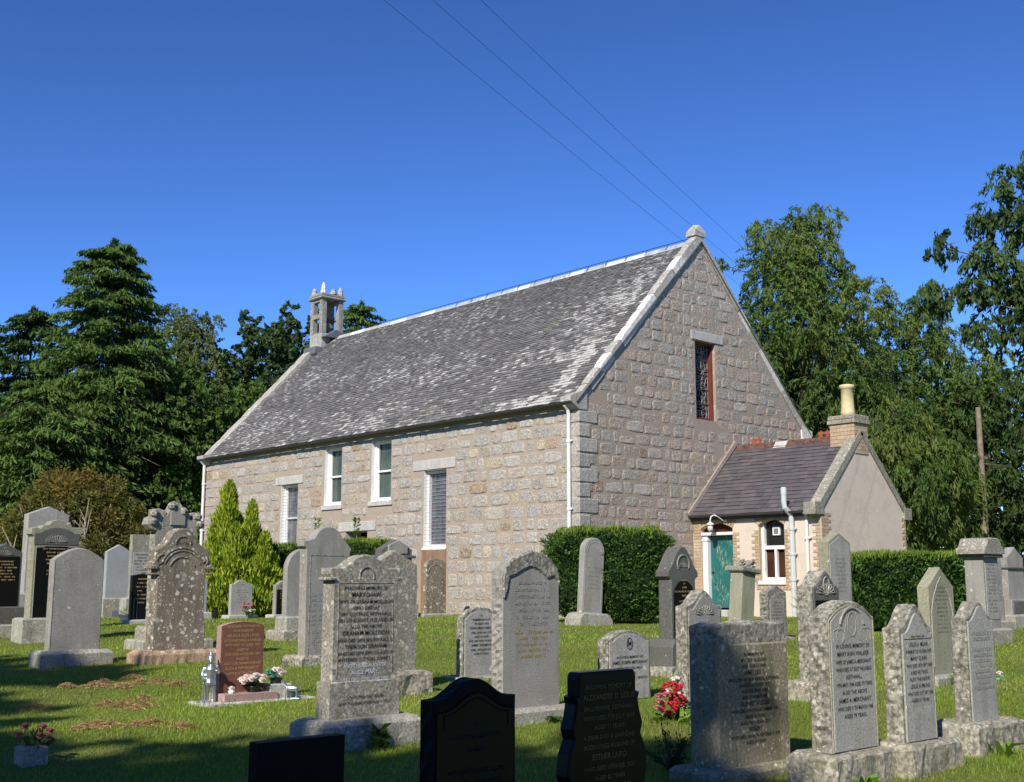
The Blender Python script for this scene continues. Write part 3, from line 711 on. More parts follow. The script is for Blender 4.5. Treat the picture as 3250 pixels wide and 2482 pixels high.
while x < u1+.12: brick((0,0,0),(.098,.07,.115),(x+.05,VY0+.016,z0-.165), vfront); x += .106
# roof
vE = Vector((0, VY0-.16, VH-.02)); vup = Vector((0, VYC-VY0+.16, VR-VH+.02)); vl = vup.length; vup.normalize(); vn = Vector((0,-vup.z,vup.y))
mb = MB(); mb.add([(0,VY0-.13,VH-.045),(VX-.02,VY0-.13,VH-.045),(VX-.02,VYC,VR-.03),(0,VYC,VR-.03)], [(0,1,2,3)]); mb.add([(0,VY1+.13,VH-.045),(VX-.02,VY1+.13,VH-.045),(VX-.02,VYC,VR-.03),(0,VYC,VR-.03)], [(3,2,1,0)])
vroof = mb.build('roof', 'lead_flash', vestry)
def vsc():
    v = random.uniform(.82,1.15); q = random.random(); return tuple(x*v for x in ((.105,.098,.105) if q < .7 else (.125,.108,.112)))
slates(.03, VX-.24, vE, vup, vn, vl, .165, .15, .27, .25, vsc, lambda x, s: 0., 'slate_new', vroof)
x = .06; i = 0
while x < VX-.75:
    l = min(random.uniform(.42,.5), VX-.72-x)
    t = MB(); t.prism([(x,VYC-.17,VR-.14),(x,VYC-.02,VR+.05),(x,VYC+.02,VR+.05),(x,VYC+.17,VR-.14),(x,VYC,VR)], (l-.012,0,0)); rt = t.build('ridge_tile', 'concrete' if i == 3 else 'ridge_tile', vroof)
    if i in (1, 6):
        c = MB()
        for q in (.12, .32): c.prism([(x+q-.09,VYC-.015,VR+.04),(x+q-.03,VYC-.015,VR+.10),(x+q-.10,VYC-.015,VR+.13),(x+q-.09,VYC-.015,VR+.19),(x+q-.03,VYC-.015,VR+.19),(x+q,VYC-.015,VR+.24),(x+q+.03,VYC-.015,VR+.19),(x+q+.09,VYC-.015,VR+.19),(x+q+.10,VYC-.015,VR+.13),(x+q+.03,VYC-.015,VR+.10),(x+q+.09,VYC-.015,VR+.04)], (0,.03,0))
        c.build('crest', 'crest_tile', rt)
    x += l; i += 1
MB().prism([(.001,VY0-.2,VH-.05),(.001,VY0-.27,VH+.02),(.001,VYC-.10,VR+.17),(.001,VYC-.03,VR+.06)], (.05,0,0)).build('cement_fillet', 'mortar_gable', vroof)
# skews of the end wall
for sg in (-1, 1):
    y0 = VY0-.22 if sg < 0 else VY1+.22; a = Vector((0,y0,VH-.10)); b = Vector((0,VYC-sg*.0,VR+.10)); n_ = 5
    nn = Vector((0,-(b-a).z*(1 if sg < 0 else -1),abs((b-a).y))).normalized()
    for i in range(n_):
        p = a.lerp(b, i/n_)+(b-a).normalized()*.004; q = a.lerp(b, (i+1)/n_)-(b-a).normalized()*.004
        MB().prism([p-nn*.10+Vector((VX-.24,0,0)), p-nn*.10+Vector((VX+.04,0,0)), p+nn*.07+Vector((VX+.04,0,0)), p+nn*.10+Vector((VX-.24,0,0))], q-p).build('skew_stone', 'granite_old', vgab)
    ys = y0-sg*.0
    MB().box((VX-.31,min(ys-.07,ys+.3) if sg < 0 else ys-.3,VH-.14),(VX+.05,ys+.3 if sg < 0 else ys+.07,VH+.18), bev=.012).build('skewputt', 'granite_old', vgab)
gutter(.02, VX-.33, VY0-.20, VH-.03, .06, vestry, .9)
MB().box((.02,VY0-.10,VH-.16),(VX-.34,VY0-.012,VH-.03)).build('fascia', 'gutter_metal', vestry)
downpipe(3.72, VY0-.09, -.25, VH-.2, .042, 'pipe_paint', vestry, VY0, 2, [(3.72,VY0-.10,VH-.13),(3.72,VY0-.2,VH-.06)])
vp = downpipe(3.28, VY0-.10, -.25, 2.30, .068, 'grey_pipe', vestry, VY0, 4, [(3.28,VY0-.11,2.40),(3.23,VY0-.30,2.58),(3.22,VY0-.31,2.7),(3.22,VY0-.31,3.02)])
MB().lathe([(.075,-.1),(.078,0),(.078,.07),(.06,.09),(.02,.10)], (3.22,VY0-.31,3.0), 12).build('vent_cowl', 'grey_pipe', vp)
# chimney
c0, c1, d0, d1 = 3.36, VX+.02, 6.14, 6.80
chim = MB().box((c0+.03,d0+.03,4.0),(c1-.03,d1-.03,5.05)).build('chimney', 'mortar_gable', vestry)
z = 4.05; i = 0
while z < 4.86:
    for (fa, fb, fix, ax) in ((c0, c1, d0, 0), (d0, d1, c1, 1), (d0, d1, c0, 1)):
        x = fa; left = fb-fa; first = (.105 if i % 2 else .21)
        while left > .03:
            l = min(first if x == fa else .215, left); 
            if ax == 0: brick((0,0,0),(l-.008,.05,.092),(x+l/2,fix+.024,z+.05),chim)
            else: brick((0,0,0),(.05,l-.008,.092),(fix+(-.024 if fix == c1 else .024),x+l/2,z+.05),chim)
            x += l; left -= l
    z += .10; i += 1
MB().box((c0-.05,d0-.05,4.86),(c1+.05,d1+.05,4.97), bev=.012).build('chimney_cap', 'plinth_rock', chim)
for (a,b,c,d) in ((c0-.03,d0-.03,c1+.03,d1+.03),): MB().box((a,b,4.97),(c,d,5.09), bev=.02).build('chimney_cap', 'plinth_rock', chim)
pot = MB().lathe([(.19,0),(.185,.1),(.17,.3),(.165,.74),(.20,.76),(.205,.82),(.19,.85),(.15,.85),(.14,.6),(.14,.05)], ((c0+c1)/2,(d0+d1)/2,5.09), 18).build('chimney_pot', 'chimney_clay', chim, smooth=True)
# ------------------------------------------------------------------ gravestones
def arc(cx, cz, r, a0, a1, n=10): return [(cx+r*math.cos(R(a0+(a1-a0)*i/n)), cz+r*math.sin(R(a0+(a1-a0)*i/n))) for i in range(n+1)]
def seg(w, z, rise, n=14):
    """segmental arch over width w springing at z"""
    hw = w/2; r = (hw*hw+rise*rise)/(2*rise); a = math.degrees(math.asin(min(1, hw/r))); return arc(0, z+rise-r, r, 90+a, 90-a, n)
def o_rect(w, h): return [(-w/2,0),(-w/2,h),(w/2,h),(w/2,0)]
def o_gable(w, h, pk): return [(-w/2,0),(-w/2,h-pk),(0,h),(w/2,h-pk),(w/2,0)]
def o_arch(w, h, rise): return [(-w/2,0)]+seg(w, h-rise, rise)+[(w/2,0)]
def o_round(w, h): return [(-w/2,0)]+arc(0, h-w/2, w/2, 180, 0, 18)+[(w/2,0)]
def o_should(w, h, rise, sh, notch=0.):
    """flat shoulders of length sh, then an arch of the given rise"""
    m = w-2*sh; return [(-w/2,0),(-w/2,h-rise-notch)]+seg(m, h-rise, rise)+[(w/2,h-rise-notch),(w/2,0)]
def o_ogee(w, h, rise, n=16):
    p = [(-w/2,0),(-w/2,h-rise)]
    for i in range(n+1):
        u = -1+2*i/n; p.append((u*w/2*.86, h-rise+rise*(.5+.5*math.cos(math.pi*u))))
    return p+[(w/2,h-rise),(w/2,0)]
def o_peonie(w, h, rise):
    return [(-w/2,0),(-w/2,h-rise)]+[(-w/2+w*i/16, h-rise*(abs(i/8-1)**1.7)) for i in range(1,16)]+[(w/2,h-rise),(w/2,0)]
def resample(o, ds):
    out = []
    for (a, b) in zip(o[:-1], o[1:]):
        n = max(1, int(math.hypot(b[0]-a[0], b[1]-a[1])/ds))
        out += [(a[0]+(b[0]-a[0])*i/n, a[1]+(b[1]-a[1])*i/n) for i in range(n)]
    return out+[o[-1]]
def inset(o, d):
    n = len(o); res = []
    for i in range(n):
        p = Vector(o[i-1]) if i else Vector((o[0][0], o[0][1]-1)); q = Vector(o[i]); r_ = Vector(o[i+1]) if i < n-1 else Vector((o[-1][0], o[-1][1]-1))
        a = (q-p).normalized() if (q-p).length > 1e-9 else Vector((0,1)); b = (r_-q).normalized() if (r_-q).length > 1e-9 else Vector((0,-1))
        t = a+b; t = t.normalized() if t.length > 1e-4 else a; nn = Vector((t.y, -t.x)); c = max(.5, nn.dot(Vector((a.y, -a.x)))); v = q+nn*(d/c); res.append((v.x, v.y if 0 < i < n-1 else q.y))
    return res
def slab(name, o, t, mat, parent, z0=0, bev=.008, rough=0., ds=.05, yc=0., layers=3, toponly=False):
    """upright slab: outline in (x, z), thickness t along y, eased edges, rock-faced sides when rough"""
    o = resample(o, ds); n = len(o); oi = inset(o, bev)
    rows = [(-t/2, oi, 0)] + [(-t/2+bev, o, .25)]
    for k_ in range(1, layers+1): rows.append((-t/2+bev+(t-2*bev)*k_/(layers+1), o, 1))
    rows += [(t/2-bev, o, .25), (t/2, oi, 0)]
    vs = []; zc = max(z for x, z in o)*.55
    for (y, oo, a) in rows:
        for i, (x, z) in enumerate(oo):
            if rough and a and 0 < i < n-1:
                k_ = random.uniform(-1, .55)*rough*a; d = Vector((x, max(0, z-zc)*1.0)); d = d.normalized() if d.length > 1e-6 else Vector((0,1))
                x += d.x*k_; z += d.y*k_; 
            vs.append((x, y+yc, z0+z))
    m = len(rows); fs = [tuple(range(n))[::-1], tuple(range((m-1)*n, m*n))]
    for r_ in range(m-1):
        for i in range(n-1): fs.append((r_*n+i, r_*n+i+1, (r_+1)*n+i+1, (r_+1)*n+i))
        fs.append((r_*n+n-1, r_*n, (r_+1)*n, (r_+1)*n+n-1))
    return MB().add(vs, [f[::-1] for f in fs]).build(name, mat, parent)
def plinth(parent, w, d, z1, mat='plinth_stone', cham=.03, rough=0., z0=-.3, name='plinth', yc=0., xc=0.):
    """base block with a weathered (chamfered) top"""
    o = [(-w/2,z0),(-w/2,z1-cham),(-w/2+cham,z1),(w/2-cham,z1),(w/2,z1-cham),(w/2,z0)]
    nx, ny = max(2, int(w/.07)), max(2, int(d/.07)); zs = [z0]+[z0+(z1-cham-z0)*i/3 for i in (1,2,3)]
    mb = MB(); vs = []; fs = []
    def ring(z, ins):
        pts = []
        a, b, c, e = xc-w/2+ins, xc+w/2-ins, yc-d/2+ins, yc+d/2-ins
        for i in range(nx): pts.append((a+(b-a)*i/nx, c, z))
        for i in range(ny): pts.append((b, c+(e-c)*i/ny, z))
        for i in range(nx): pts.append((b-(b-a)*i/nx, e, z))
        for i in range(ny): pts.append((a, e-(e-c)*i/ny, z))
        return [tuple(q+(random.uniform(-rough, rough)) for q in p) for p in pts] if rough else pts
    rings = [ring(z, 0) for z in zs]+[ring(z1, cham)]
    n = len(rings[0])
    for r_ in rings: vs += r_
    for k_ in range(len(rings)-1):
        for i in range(n): fs.append((k_*n+i, k_*n+(i+1)%n, (k_+1)*n+(i+1)%n, (k_+1)*n+i))
    fs.append(tuple(range((len(rings)-1)*n, len(rings)*n)))
    return mb.add(vs, fs).build(name, mat, parent)
TXT = {}
def text_geo(s, shear=0.):
    if (s, shear) not in TXT:
        cu = bpy.data.curves.new('t', 'FONT'); cu.body = s; cu.resolution_u = 2; cu.align_x = 'CENTER'; cu.shear = shear; cu.offset = .007
        ob = bpy.data.objects.new('t', cu); COL.objects.link(ob); dg = bpy.context.evaluated_depsgraph_get(); me = bpy.data.meshes.new_from_object(ob.evaluated_get(dg))
        V = [tuple(v.co) for v in me.vertices]; F = [tuple(p.vertices) for p in me.polygons]
        bpy.data.objects.remove(ob); bpy.data.curves.remove(cu); bpy.data.meshes.remove(me); TXT[(s, shear)] = (V, F)
    return TXT[(s, shear)]
def inscription(parent, lines, y, ztop, mat, h=.035, gap=1.5, maxw=.5, xc=0., fade=0., shear=0., sx=1.0):
    """lines: text or (text, height factor). One lettering part; y is the face"""
    mb = MB(); z = ztop
    for ln in lines:
        s, f = (ln, 1.) if isinstance(ln, str) else ln
        hh = h*f; z -= hh*.72
        if s:
            V, F = text_geo(s, shear); x0 = min(v[0] for v in V); x1 = max(v[0] for v in V); k_ = hh*sx; k_ = min(k_, maxw/(x1-x0))
            if fade: F = [q for q in F if random.random() > fade]
            mb.add([(xc+(v[0]-(x0+x1)/2)*k_, y-.0025, z+v[1]*hh) for v in V], F)
        z -= hh*(gap-.72)
    if mb.v: mb.build('inscription', mat, parent, kind='stuff')
    return z
def worn(parent, n, y, ztop, mat, h=.03, gap=1.55, maxw=.4, xc=0., gaps=()):
    """lettering too worn or too small to read: rows of cut strokes"""
    mb = MB(); z = ztop
    for i in range(n):
        if i not in gaps:
            w_ = maxw*random.uniform(.55, 1.); x = xc-w_/2
            while x < xc+w_/2:
                c = random.uniform(.35, .8)*h*.75
                if random.random() < .84:
                    for q in range(random.choice((2,2,3))):
                        a = x+c*q/2.4; mb.add([(a,y-.002,z-h*.7),(a+h*.13,y-.002,z-h*.7),(a+h*.13,y-.002,z),(a,y-.002,z)], [(0,1,2,3)])
                    if random.random() < .8:
                        zz = z-h*random.choice((.13,.35,.7)); mb.add([(x,y-.002,zz),(x+c*.8,y-.002,zz),(x+c*.8,y-.002,zz+h*.13),(x,y-.002,zz+h*.13)], [(0,1,2,3)])
                x += c+h*.18
        z -= h*gap
    mb.build('inscription', mat, parent, kind='stuff')
def line_path(parent, pts, y, r, mat, name='border'):
    return MB().tube([(x, y, z) for x, z in pts], r, 5).build(name, mat, parent)
def border(parent, o, d, y, r, mat, z0=0, zcut=.0):
    q = [(x, z+z0) for x, z in inset(resample(o, .05), d) if z >= zcut]
    return line_path(parent, q, y, r, mat)
def leafcarve(parent, y, z, s, mat, n=9, xc=0, name='carving', spread=1.):
    mb = MB()
    for i in range(n):
        a = math.pi*(i+.5)/n; px, pz = xc+math.cos(a)*s*spread, z+math.sin(a)*s*.62
        mb.tube([(xc+math.cos(a)*s*.25, y, z+.05*s), (px*.75+xc*.25+math.sin(i*2.1)*.02*s, y-.006, z+math.sin(a)*s*.5), (px, y, pz)], [.025*s, .045*s, .012*s], 5)
        mb.tube(arc_pts(px*.92+xc*.08, y-.002, pz*.96+z*.04, .11*s, i*40, i*40+250), .018*s, 4)
    return mb.build(name, mat, parent)
def arc_pts(cx, y, cz, r, a0, a1, n=8): return [(cx+r*math.cos(R(a0+(a1-a0)*i/n)), y, cz+r*math.sin(R(a0+(a1-a0)*i/n))) for i in range(n+1)]
def grave(label, x, y, w, t, top, base, rz=90, tilt=(0,0), name='gravestone', cat='gravestone', group='gravestones'):
    g = thing(name, label, cat, (x, y, float(gz(x, y))), R(rz), group, tilt); return g

# -- A: dark stone cut by the frame
g = grave('dark granite gravestone with carved pointed top, cut off beside the tall gabled stone', -1.18,-13.60,.6,.3,1.67,.55)
slab('body', o_gable(.60,1.12,.16), .26, 'granite_dark', g, .55); slab('panel', o_rect(.50,.88), .02, 'black_honed', g, .56, yc=-.135)
plinth(g, .95,.5,.24); plinth(g, .74,.4,.55, 'granite_dark', .02, z0=.2, name='upper_plinth')
leafcarve(g, -.132, 1.46, .14, 'granite_mid'); worn(g, 7, -.147, 1.36, 'gold_letter', .034, 1.6, .42)
# -- B
g = grave('tall pale gabled gravestone standing behind the black panelled one', -3.27,-12.08,.82,.24,2.44,.74)
slab('body', o_gable(.82,1.72,.16), .24, 'granite_pale', g, .72); plinth(g, 1.06,.5,.72, 'granite_pale', .03); plinth(g, 1.4,.8,.28, name='step')
# -- C
g = grave('tall gravestone with black polished panel and scroll-carved cresting', -.15,-13.09,.79,.26,2.11,.39)
oC = [(-.395,0),(-.395,1.40),(-.45,1.44),(-.45,1.54),(-.36,1.56),(-.30,1.53),(-.24,1.60),(-.15,1.61),(-.10,1.67),(0,1.70),(.10,1.69),(.17,1.62),(.22,1.66),(.28,1.56),(.33,1.57),(.45,1.57),(.45,1.46),(.395,1.42),(.395,0)]
slab('body', oC, .26, 'granite_green', g, .40, rough=.008); slab('panel', o_should(.72,1.24,.05,.10), .02, 'black_polished', g, .41, yc=-.138)
slab('frieze', o_should(.80,.30,.10,.09), .02, 'granite_dark', g, 1.66, yc=-.139)
leafcarve(g, -.150, 1.70, .20, 'granite_mid', 11); worn(g, 8, -.149, 1.60, 'gold_letter', .036, 1.75, .5, gaps=(5,)); plinth(g, 1.08,.52,.40)
border(g, o_rect(.74,1.24), .015, -.149, .006, 'granite_pale', .41)
# -- D
g = grave('plain broad grey gravestone with low curved peak, nearest on the open lawn', 4.26,-14.42,.73,.15,1.62,.20)
slab('body', o_peonie(.73,1.41,.17), .15, 'granite_mid', g, .21, bev=.012, rough=.006); plinth(g, 1.02,.44,.215, 'plinth_stone', .05)
line_path(g, [(-.345,.25),(-.345,1.42)], -.076, .005, 'granite_pale')
# -- E
g = grave('small pale blue-grey gabled gravestone, smooth faced, far behind', -8.47,-8.27,.63,.15,1.81,.47)
slab('body', o_gable(.64,1.34,.18), .15, 'granite_blue', g, .47); plinth(g, .80,.4,.47, 'plinth_stone', .03)
# -- F
g = grave('flat-topped pale lettered gravestone above a small black stone', -7.05,-8.30,.5,.13,2.02,.49)
slab('body', o_rect(.56,1.53), .14, 'granite_old', g, .49); slab('panel', o_rect(.48,.62), .012, 'granite_pale', g, .98, yc=-.074); worn(g, 7, -.081, 1.55, 'grey_letter', .05, 1.5, .4); plinth(g, .8,.4,.49)
# -- G
g = grave('small black polished gravestone with gold lettering and slanted top', -4.16,-9.57,.5,.12,1.08,.1)
slab('body', [(-.25,0),(-.25,.96),(.0,1.0),(.25,.96),(.25,0)], .12, 'black_polished', g, .08); worn(g, 7, -.061, .98, 'gold_letter', .045, 1.9, .36); plinth(g, .66,.34,.085, 'concrete', .02)
line_path(g, [(-.19,.1),(-.19,.5),(-.15,.56),(-.11,.5),(-.11,.1)], -.062, .006, 'granite_mid', 'etched_pillar')
# -- H ornate
g = grave('tall weathered gravestone crowned with carved knobs and a broken gable', 2.71,-12.22,.76,.2,2.35,.35)
oH = [(-.38,0),(-.38,1.44),(-.34,1.52),(-.46,1.55),(-.52,1.62),(-.50,1.72),(-.42,1.76),(-.42,1.86),(-.32,1.88),(-.20,1.84),(-.20,1.76),(-.12,1.90),(-.06,2.00),(.04,1.98),(.14,1.86),(.22,1.80),(.24,1.70),(.28,1.72),(.28,1.83),(.42,1.83),(.40,1.72),(.48,1.68),(.46,1.58),(.36,1.56),(.38,1.44),(.38,0)]
slab('body', oH, .20, 'granite_old', g, .36, rough=.03, ds=.04); slab('carved_tablet', o_gable(.26,.30,.08), .03, 'granite_mid', g, 1.98, yc=-.112)
for (x, z) in ((-.42,2.02),(-.40,2.15),(.36,2.12),(-.1,2.28),(.1,2.2),(.4,2.0)): MB().lathe([(.02,-.07),(.07,-.03),(.08,.02),(.05,.06),(.01,.08)], (x,-.09,z), 8).build('carved_knob', 'granite_rock', g)
plinth(g, .96,.5,.36, 'plinth_rock', .05, .012); plinth(g, 1.2,.7,.16, 'plinth_stone', .03, name='step')
# -- I lichened sandstone
g = grave('large brown sandstone gravestone spotted with white lichen, arched scrolled head', 4.93,-13.21,.86,.24,1.88,.16)
oI = [(-.40,0),(-.40,.40),(-.37,.46),(-.37,1.13),(-.45,1.15),(-.45,1.22),(-.42,1.26),(-.42,1.40),(-.34,1.44),(-.26,1.50)]+arc(0,1.48,.235,168,12,10)+[(.26,1.50),(.34,1.44),(.42,1.40),(.42,1.26),(.45,1.22),(.45,1.15),(.37,1.13),(.37,.46),(.40,.40),(.40,0)]
slab('body', oI, .22, 'sandstone', g, .17, bev=.014, rough=.01)
for z0_, r_ in ((1.28,.33),(1.28,.29),(1.28,.20)): line_path(g, [(p[0], p[2]) for p in arc_pts(0,0,z0_,r_,20,160,14)], -.112, .012, 'sandstone', 'moulding')
line_path(g, [(p[0], p[2]) for p in arc_pts(0,0,1.66,.115,0,180,10)], -.112, .014, 'sandstone', 'moulding'); leafcarve(g, -.112, 1.66, .09, 'sandstone', 5)
for s_ in (-1, 1): line_path(g, [(s_*.30,1.52),(s_*.36,1.49),(s_*.40,1.42),(s_*.36,1.36),(s_*.32,1.40),(s_*.35,1.43)], -.112, .014, 'sandstone', 'scroll'); MB().box((s_*.43-.05,-.13,1.30),(s_*.43+.05,.12,1.36), bev=.012).build('capital', 'sandstone', g); MB().box((s_*.41-.04,-.125,1.22),(s_*.41+.04,.115,1.25), bev=.01).build('capital', 'sandstone', g)
plinth(g, 1.16,.56,.175, 'sandstone_red', .05, .008)
# -- J
g = grave('narrow pale slab half hidden behind the lichen-spotted stone', -5.65,-7.43,.4,.09,.97,.18, 92)
slab('body', o_rect(.42,.78), .09, 'granite_blue', g, .17); plinth(g, .56,.34,.17, 'concrete', .02)
# -- M
g = grave('small pale grey gravestone with curved top before the golden conifer', -5.27,-6.50,.6,.09,.93,.08, 92)
slab('body', o_ogee(.60,.85,.10), .10, 'granite_pale', g, .08); worn(g, 6, -.051, .70, 'granite_green', .035, 1.7, .36); plinth(g, .80,.36,.085, 'concrete', .015)
leafcarve(g, -.051, .80, .06, 'granite_mid', 5)
# -- N
g = grave('small dark gravestone with black panel and gilt lettering beside the conifer', -5.02,-5.44,.56,.14,.92,.09, 92)
slab('body', o_should(.56,.84,.10,.06), .13, 'granite_mid', g, .085); slab('panel', o_rect(.50,.60), .016, 'black_polished', g, .10, yc=-.072); worn(g, 7, -.081, .66, 'gold_letter', .034, 1.55, .36)
line_path(g, [(p[0], p[2]) for p in arc_pts(0,0,.83,.055,0,360,12)], -.07, .010, 'granite_pale', 'wreath'); leafcarve(g, -.068, .76, .16, 'granite_dark', 7); plinth(g, .80,.36,.09, 'concrete', .02)
# -- O
g = grave('tall old grey gravestone with round head and worn lettering behind the shouldered one', 6.28,-11.61,.75,.17,1.92,.11)
slab('body', [(-.36,0),(-.37,1.50),(-.42,1.53),(-.42,1.60),(-.30,1.62)]+arc(.0,1.56,.25,160,20,12)+[(.30,1.60),(.40,1.50),(.37,1.44),(.36,0)], .18, 'granite_mid', g, .12, rough=.008); worn(g, 4, -.091, .98, 'granite_blue', .05, 1.4, .34, -.12); worn(g, 5, -.091, .46, 'granite_blue', .05, 1.3, .34, -.1); worn(g, 3, -.091, .68, 'granite_pale', .04, 1.4, .5, -.1)
border(g, o_rect(.70,1.45), .05, -.090, .006, 'granite_rock', .12); plinth(g, 1.0,.52,.13, 'plinth_rock', .04, .012)
# -- P
g = grave('grey round-shouldered gravestone mostly hidden behind the tall old one', 2.29,-9.47,.75,.16,1.62,.19)
slab('body', o_round(.76,1.22), .15, 'granite_mid', g, .38); plinth(g, .86,.4,.40, 'plinth_stone', .03, z0=.1); plinth(g, 1.1,.6,.16, 'plinth_rock', .03, .01, name='step')
# -- Q
g = grave('grey lichened gravestone with shouldered arch and dark lettering on a broad plinth', 12.38,-15.21,.67,.17,1.59,.24)
slab('die', o_rect(.72,.30), .19, 'granite_old', g, .245); oQ = [(-.335,0),(-.335,.84),(-.36,.88),(-.36,.93),(-.24,.935),(-.20,.95)]+[( -.20+.40*i/12, .95+.095*math.sin(math.pi*i/12)) for i in range(1,12)]+[(.20,.95),(.24,.935),(.36,.93),(.36,.88),(.335,.84),(.335,0)]
slab('body', oQ, .165, 'granite_old', g, .546, bev=.01, rough=.004)
zz = inscription(g, ['IN LOVING MEMORY OF',('MARY SHAW',1.25),'WIFE OF GRAHAM MOLLISON','WHO DIED AT','URY COTTAGE, KEITH-HALL','ON 1ST AUGUST 1932 AGED 76','ALSO THE ABOVE',('GRAHAM MOLLISON',1.25),'WHO DIED 30TH JAN.1939 AGED 81',('THEIR SON GRAHAM',1.1),'WHO DIED 28TH SEPT.1958 AGED 68','INTERRED SUTTON, SURREY.'], -.084, 1.325, 'lead_letter', .041, 1.24, .56)
inscription(g, ['AND THEIR DAUGHTER',('ALICE MARY,',1.2),'WHO DIED 22ND JUNE 1983.'], -.084, zz, 'pale_letter', .041, 1.24, .5)
inscription(g, ['"UNTIL THE DAY BREAK','AND THE SHADOWS FLEE AWAY."'], -.098, .43, 'lead_letter', .036, 1.35, .54)
border(g, o_rect(.67,.86), .055, -.083, .004, 'granite_rock', .546, .02); line_path(g, [(p[0], p[2]) for p in arc_pts(0,0,1.41,.075,-20,200,12)], -.083, .008, 'granite_rock', 'carving')
for s_ in (-1,1): MB().box((s_*.345-.03,-.10,1.37),(s_*.345+.03,.085,1.40), bev=.008).build('shoulder_stop', 'granite_old', g)
plinth(g, 1.02,.50,.245, 'plinth_stone', .045, .004)
# -- R
g = grave('lichen-whitened gabled gravestone close behind the shouldered one', 9.80,-13.0,.62,.15,1.60,.24)
slab('body', o_gable(.62,1.36,.17), .16, 'granite_old', g, .24, rough=.012); plinth(g, .86,.46,.245, 'plinth_rock', .03, .015)
# -- Rb pediment monument by the wall
g = grave('dark carved monument with small pediment against the church wall', -3.9,-2.9,.95,.3,2.0,.4)
slab('body', o_gable(.96,1.62,.26), .30, 'granite_dark', g, .36, rough=.012); slab('upper_tablet', o_gable(.60,.34,.14), .06, 'granite_mid', g, 1.62, yc=-.17); leafcarve(g, -.16, 1.62, .22, 'granite_dark', 9); MB().box((-.56,-.22,1.50),(.56,.2,1.58), bev=.02).build('cornice', 'granite_dark', g); plinth(g, 1.2,.6,.36)
# -- T
g = grave('brown gravestone with cream lichen blotches below the tall window', -3.70,-1.70,.62,.12,1.53,.07, 88)
slab('body', o_arch(.64,1.44,.16), .13, 'sandstone', g, .09); line_path(g, [(p[0], p[2]) for p in arc_pts(0,0,1.1,.26,15,165,12)], -.067, .012, 'sandstone', 'moulding'); plinth(g, .95,.4,.10, 'plinth_stone')
# -- U
g = grave('low pale gravestone lettered in dark capitals, left of the rough-topped slab', 9.37,-11.33,.61,.12,.89,.04)
slab('body', o_arch(.61,.84,.12), .12, 'granite_rock', g, .05, rough=.018, ds=.035); slab('panel', o_arch(.54,.80,.11), .012, 'granite_pale', g, .05, yc=-.062)
inscription(g, ['In','REMEMBRANCE OF','MY DEAR WIFE',('DORIS MARY EMSLIE',1.2),'DIED 22ND DEC.1970','AGED 50 YEARS','AND HER DEAR HUSBAND',('JAMES THOMSON',1.2),'DIED 16TH JUNE 2013','AGED 91 YEARS'], -.069, .80, 'lead_letter', .035, 1.42, .48)
plinth(g, .84,.36,.055, 'plinth_rock', .02, .008)
# -- V
g = grave('big grey gravestone with rough rock-hewn top and faint gilt lines', 12.40,-13.31,.74,.16,1.58,.13)
oV = [(-.37,0),(-.37,1.20),(-.34,1.30),(-.24,1.37),(-.12,1.42),(.0,1.45),(.14,1.43),(.26,1.37),(.34,1.28),(.37,1.18),(.37,0)]
slab('body', oV, .16, 'granite_mid', g, .13, rough=.022, ds=.03)
oV2 = [(-.37,1.02),(-.372,1.2),(-.34,1.31),(-.24,1.385),(-.12,1.43),(0,1.46),(.14,1.44),(.26,1.38),(.345,1.29),(.375,1.15),(.30,1.22),(.20,1.20),(.13,1.26),(.06,1.29),(-.03,1.31),(-.12,1.28),(-.2,1.24),(-.29,1.21),(-.31,1.10)]
slab('rock_edge', oV2, .03, 'granite_rock', g, .13, yc=-.082, rough=.014, ds=.025, bev=.012)
worn(g, 7, -.081, 1.30, 'granite_pale', .04, 1.6, .5, .02); worn(g, 5, -.081, .84, 'gold_letter', .036, 1.55, .56, .02); plinth(g, .98,.46,.135, 'plinth_stone', .03)
# -- W
g = grave('round-topped slim gravestone leaning against the clipped yew', 2.67,-2.46,.60,.2,1.88,.26, 86, (0, R(4)))
slab('body', o_round(.60,1.64), .17, 'granite_mid', g, .25, bev=.014); border(g, o_round(.60,1.64), .05, -.086, .006, 'granite_pale', .25, .05); border(g, o_round(.60,1.64), .10, -.086, .007, 'granite_pale', .25, 1.3); worn(g, 6, -.087, 1.25, 'granite_pale', .04, 2.2, .42)
slab('base', [(-.50,-.3),(-.50,.12),(-.42,.22),(-.32,.26),(.32,.26),(.42,.22),(.50,.12),(.50,-.3)], .5, 'plinth_stone', g, 0, bev=.03)
# -- X
g = grave('low grey gravestone with an M in an oval above dark lettering', 12.02,-11.52,.68,.15,.75,.01)
slab('body', o_should(.68,.72,.09,.05), .15, 'granite_rock', g, .02, rough=.014, ds=.035); slab('panel', o_should(.63,.69,.085,.05), .012, 'granite_pale', g, .02, yc=-.077)
inscription(g, ['IN LOVING MEMORY OF',('JAMES JOSEPH MERCHANT',1.25),'FROM EAST HILLHEAD','KEITHHALL','DIED 3RD MAY AGED 71 YEARS 2011'], -.084, .475, 'lead_letter', .038, 1.35, .56)
mb = MB(); mb.tube([(.042*math.cos(t*math.pi/8),-.085,.60+.060*math.sin(t*math.pi/8)) for t in range(17)], .004, 5); V_, F_ = text_geo('M'); xm = (min(v[0] for v in V_)+max(v[0] for v in V_))/2; mb.add([((v[0]-xm)*.075,-.0855,.572+v[1]*.085) for v in V_], F_); mb.build('oval_emblem', 'lead_letter', g)
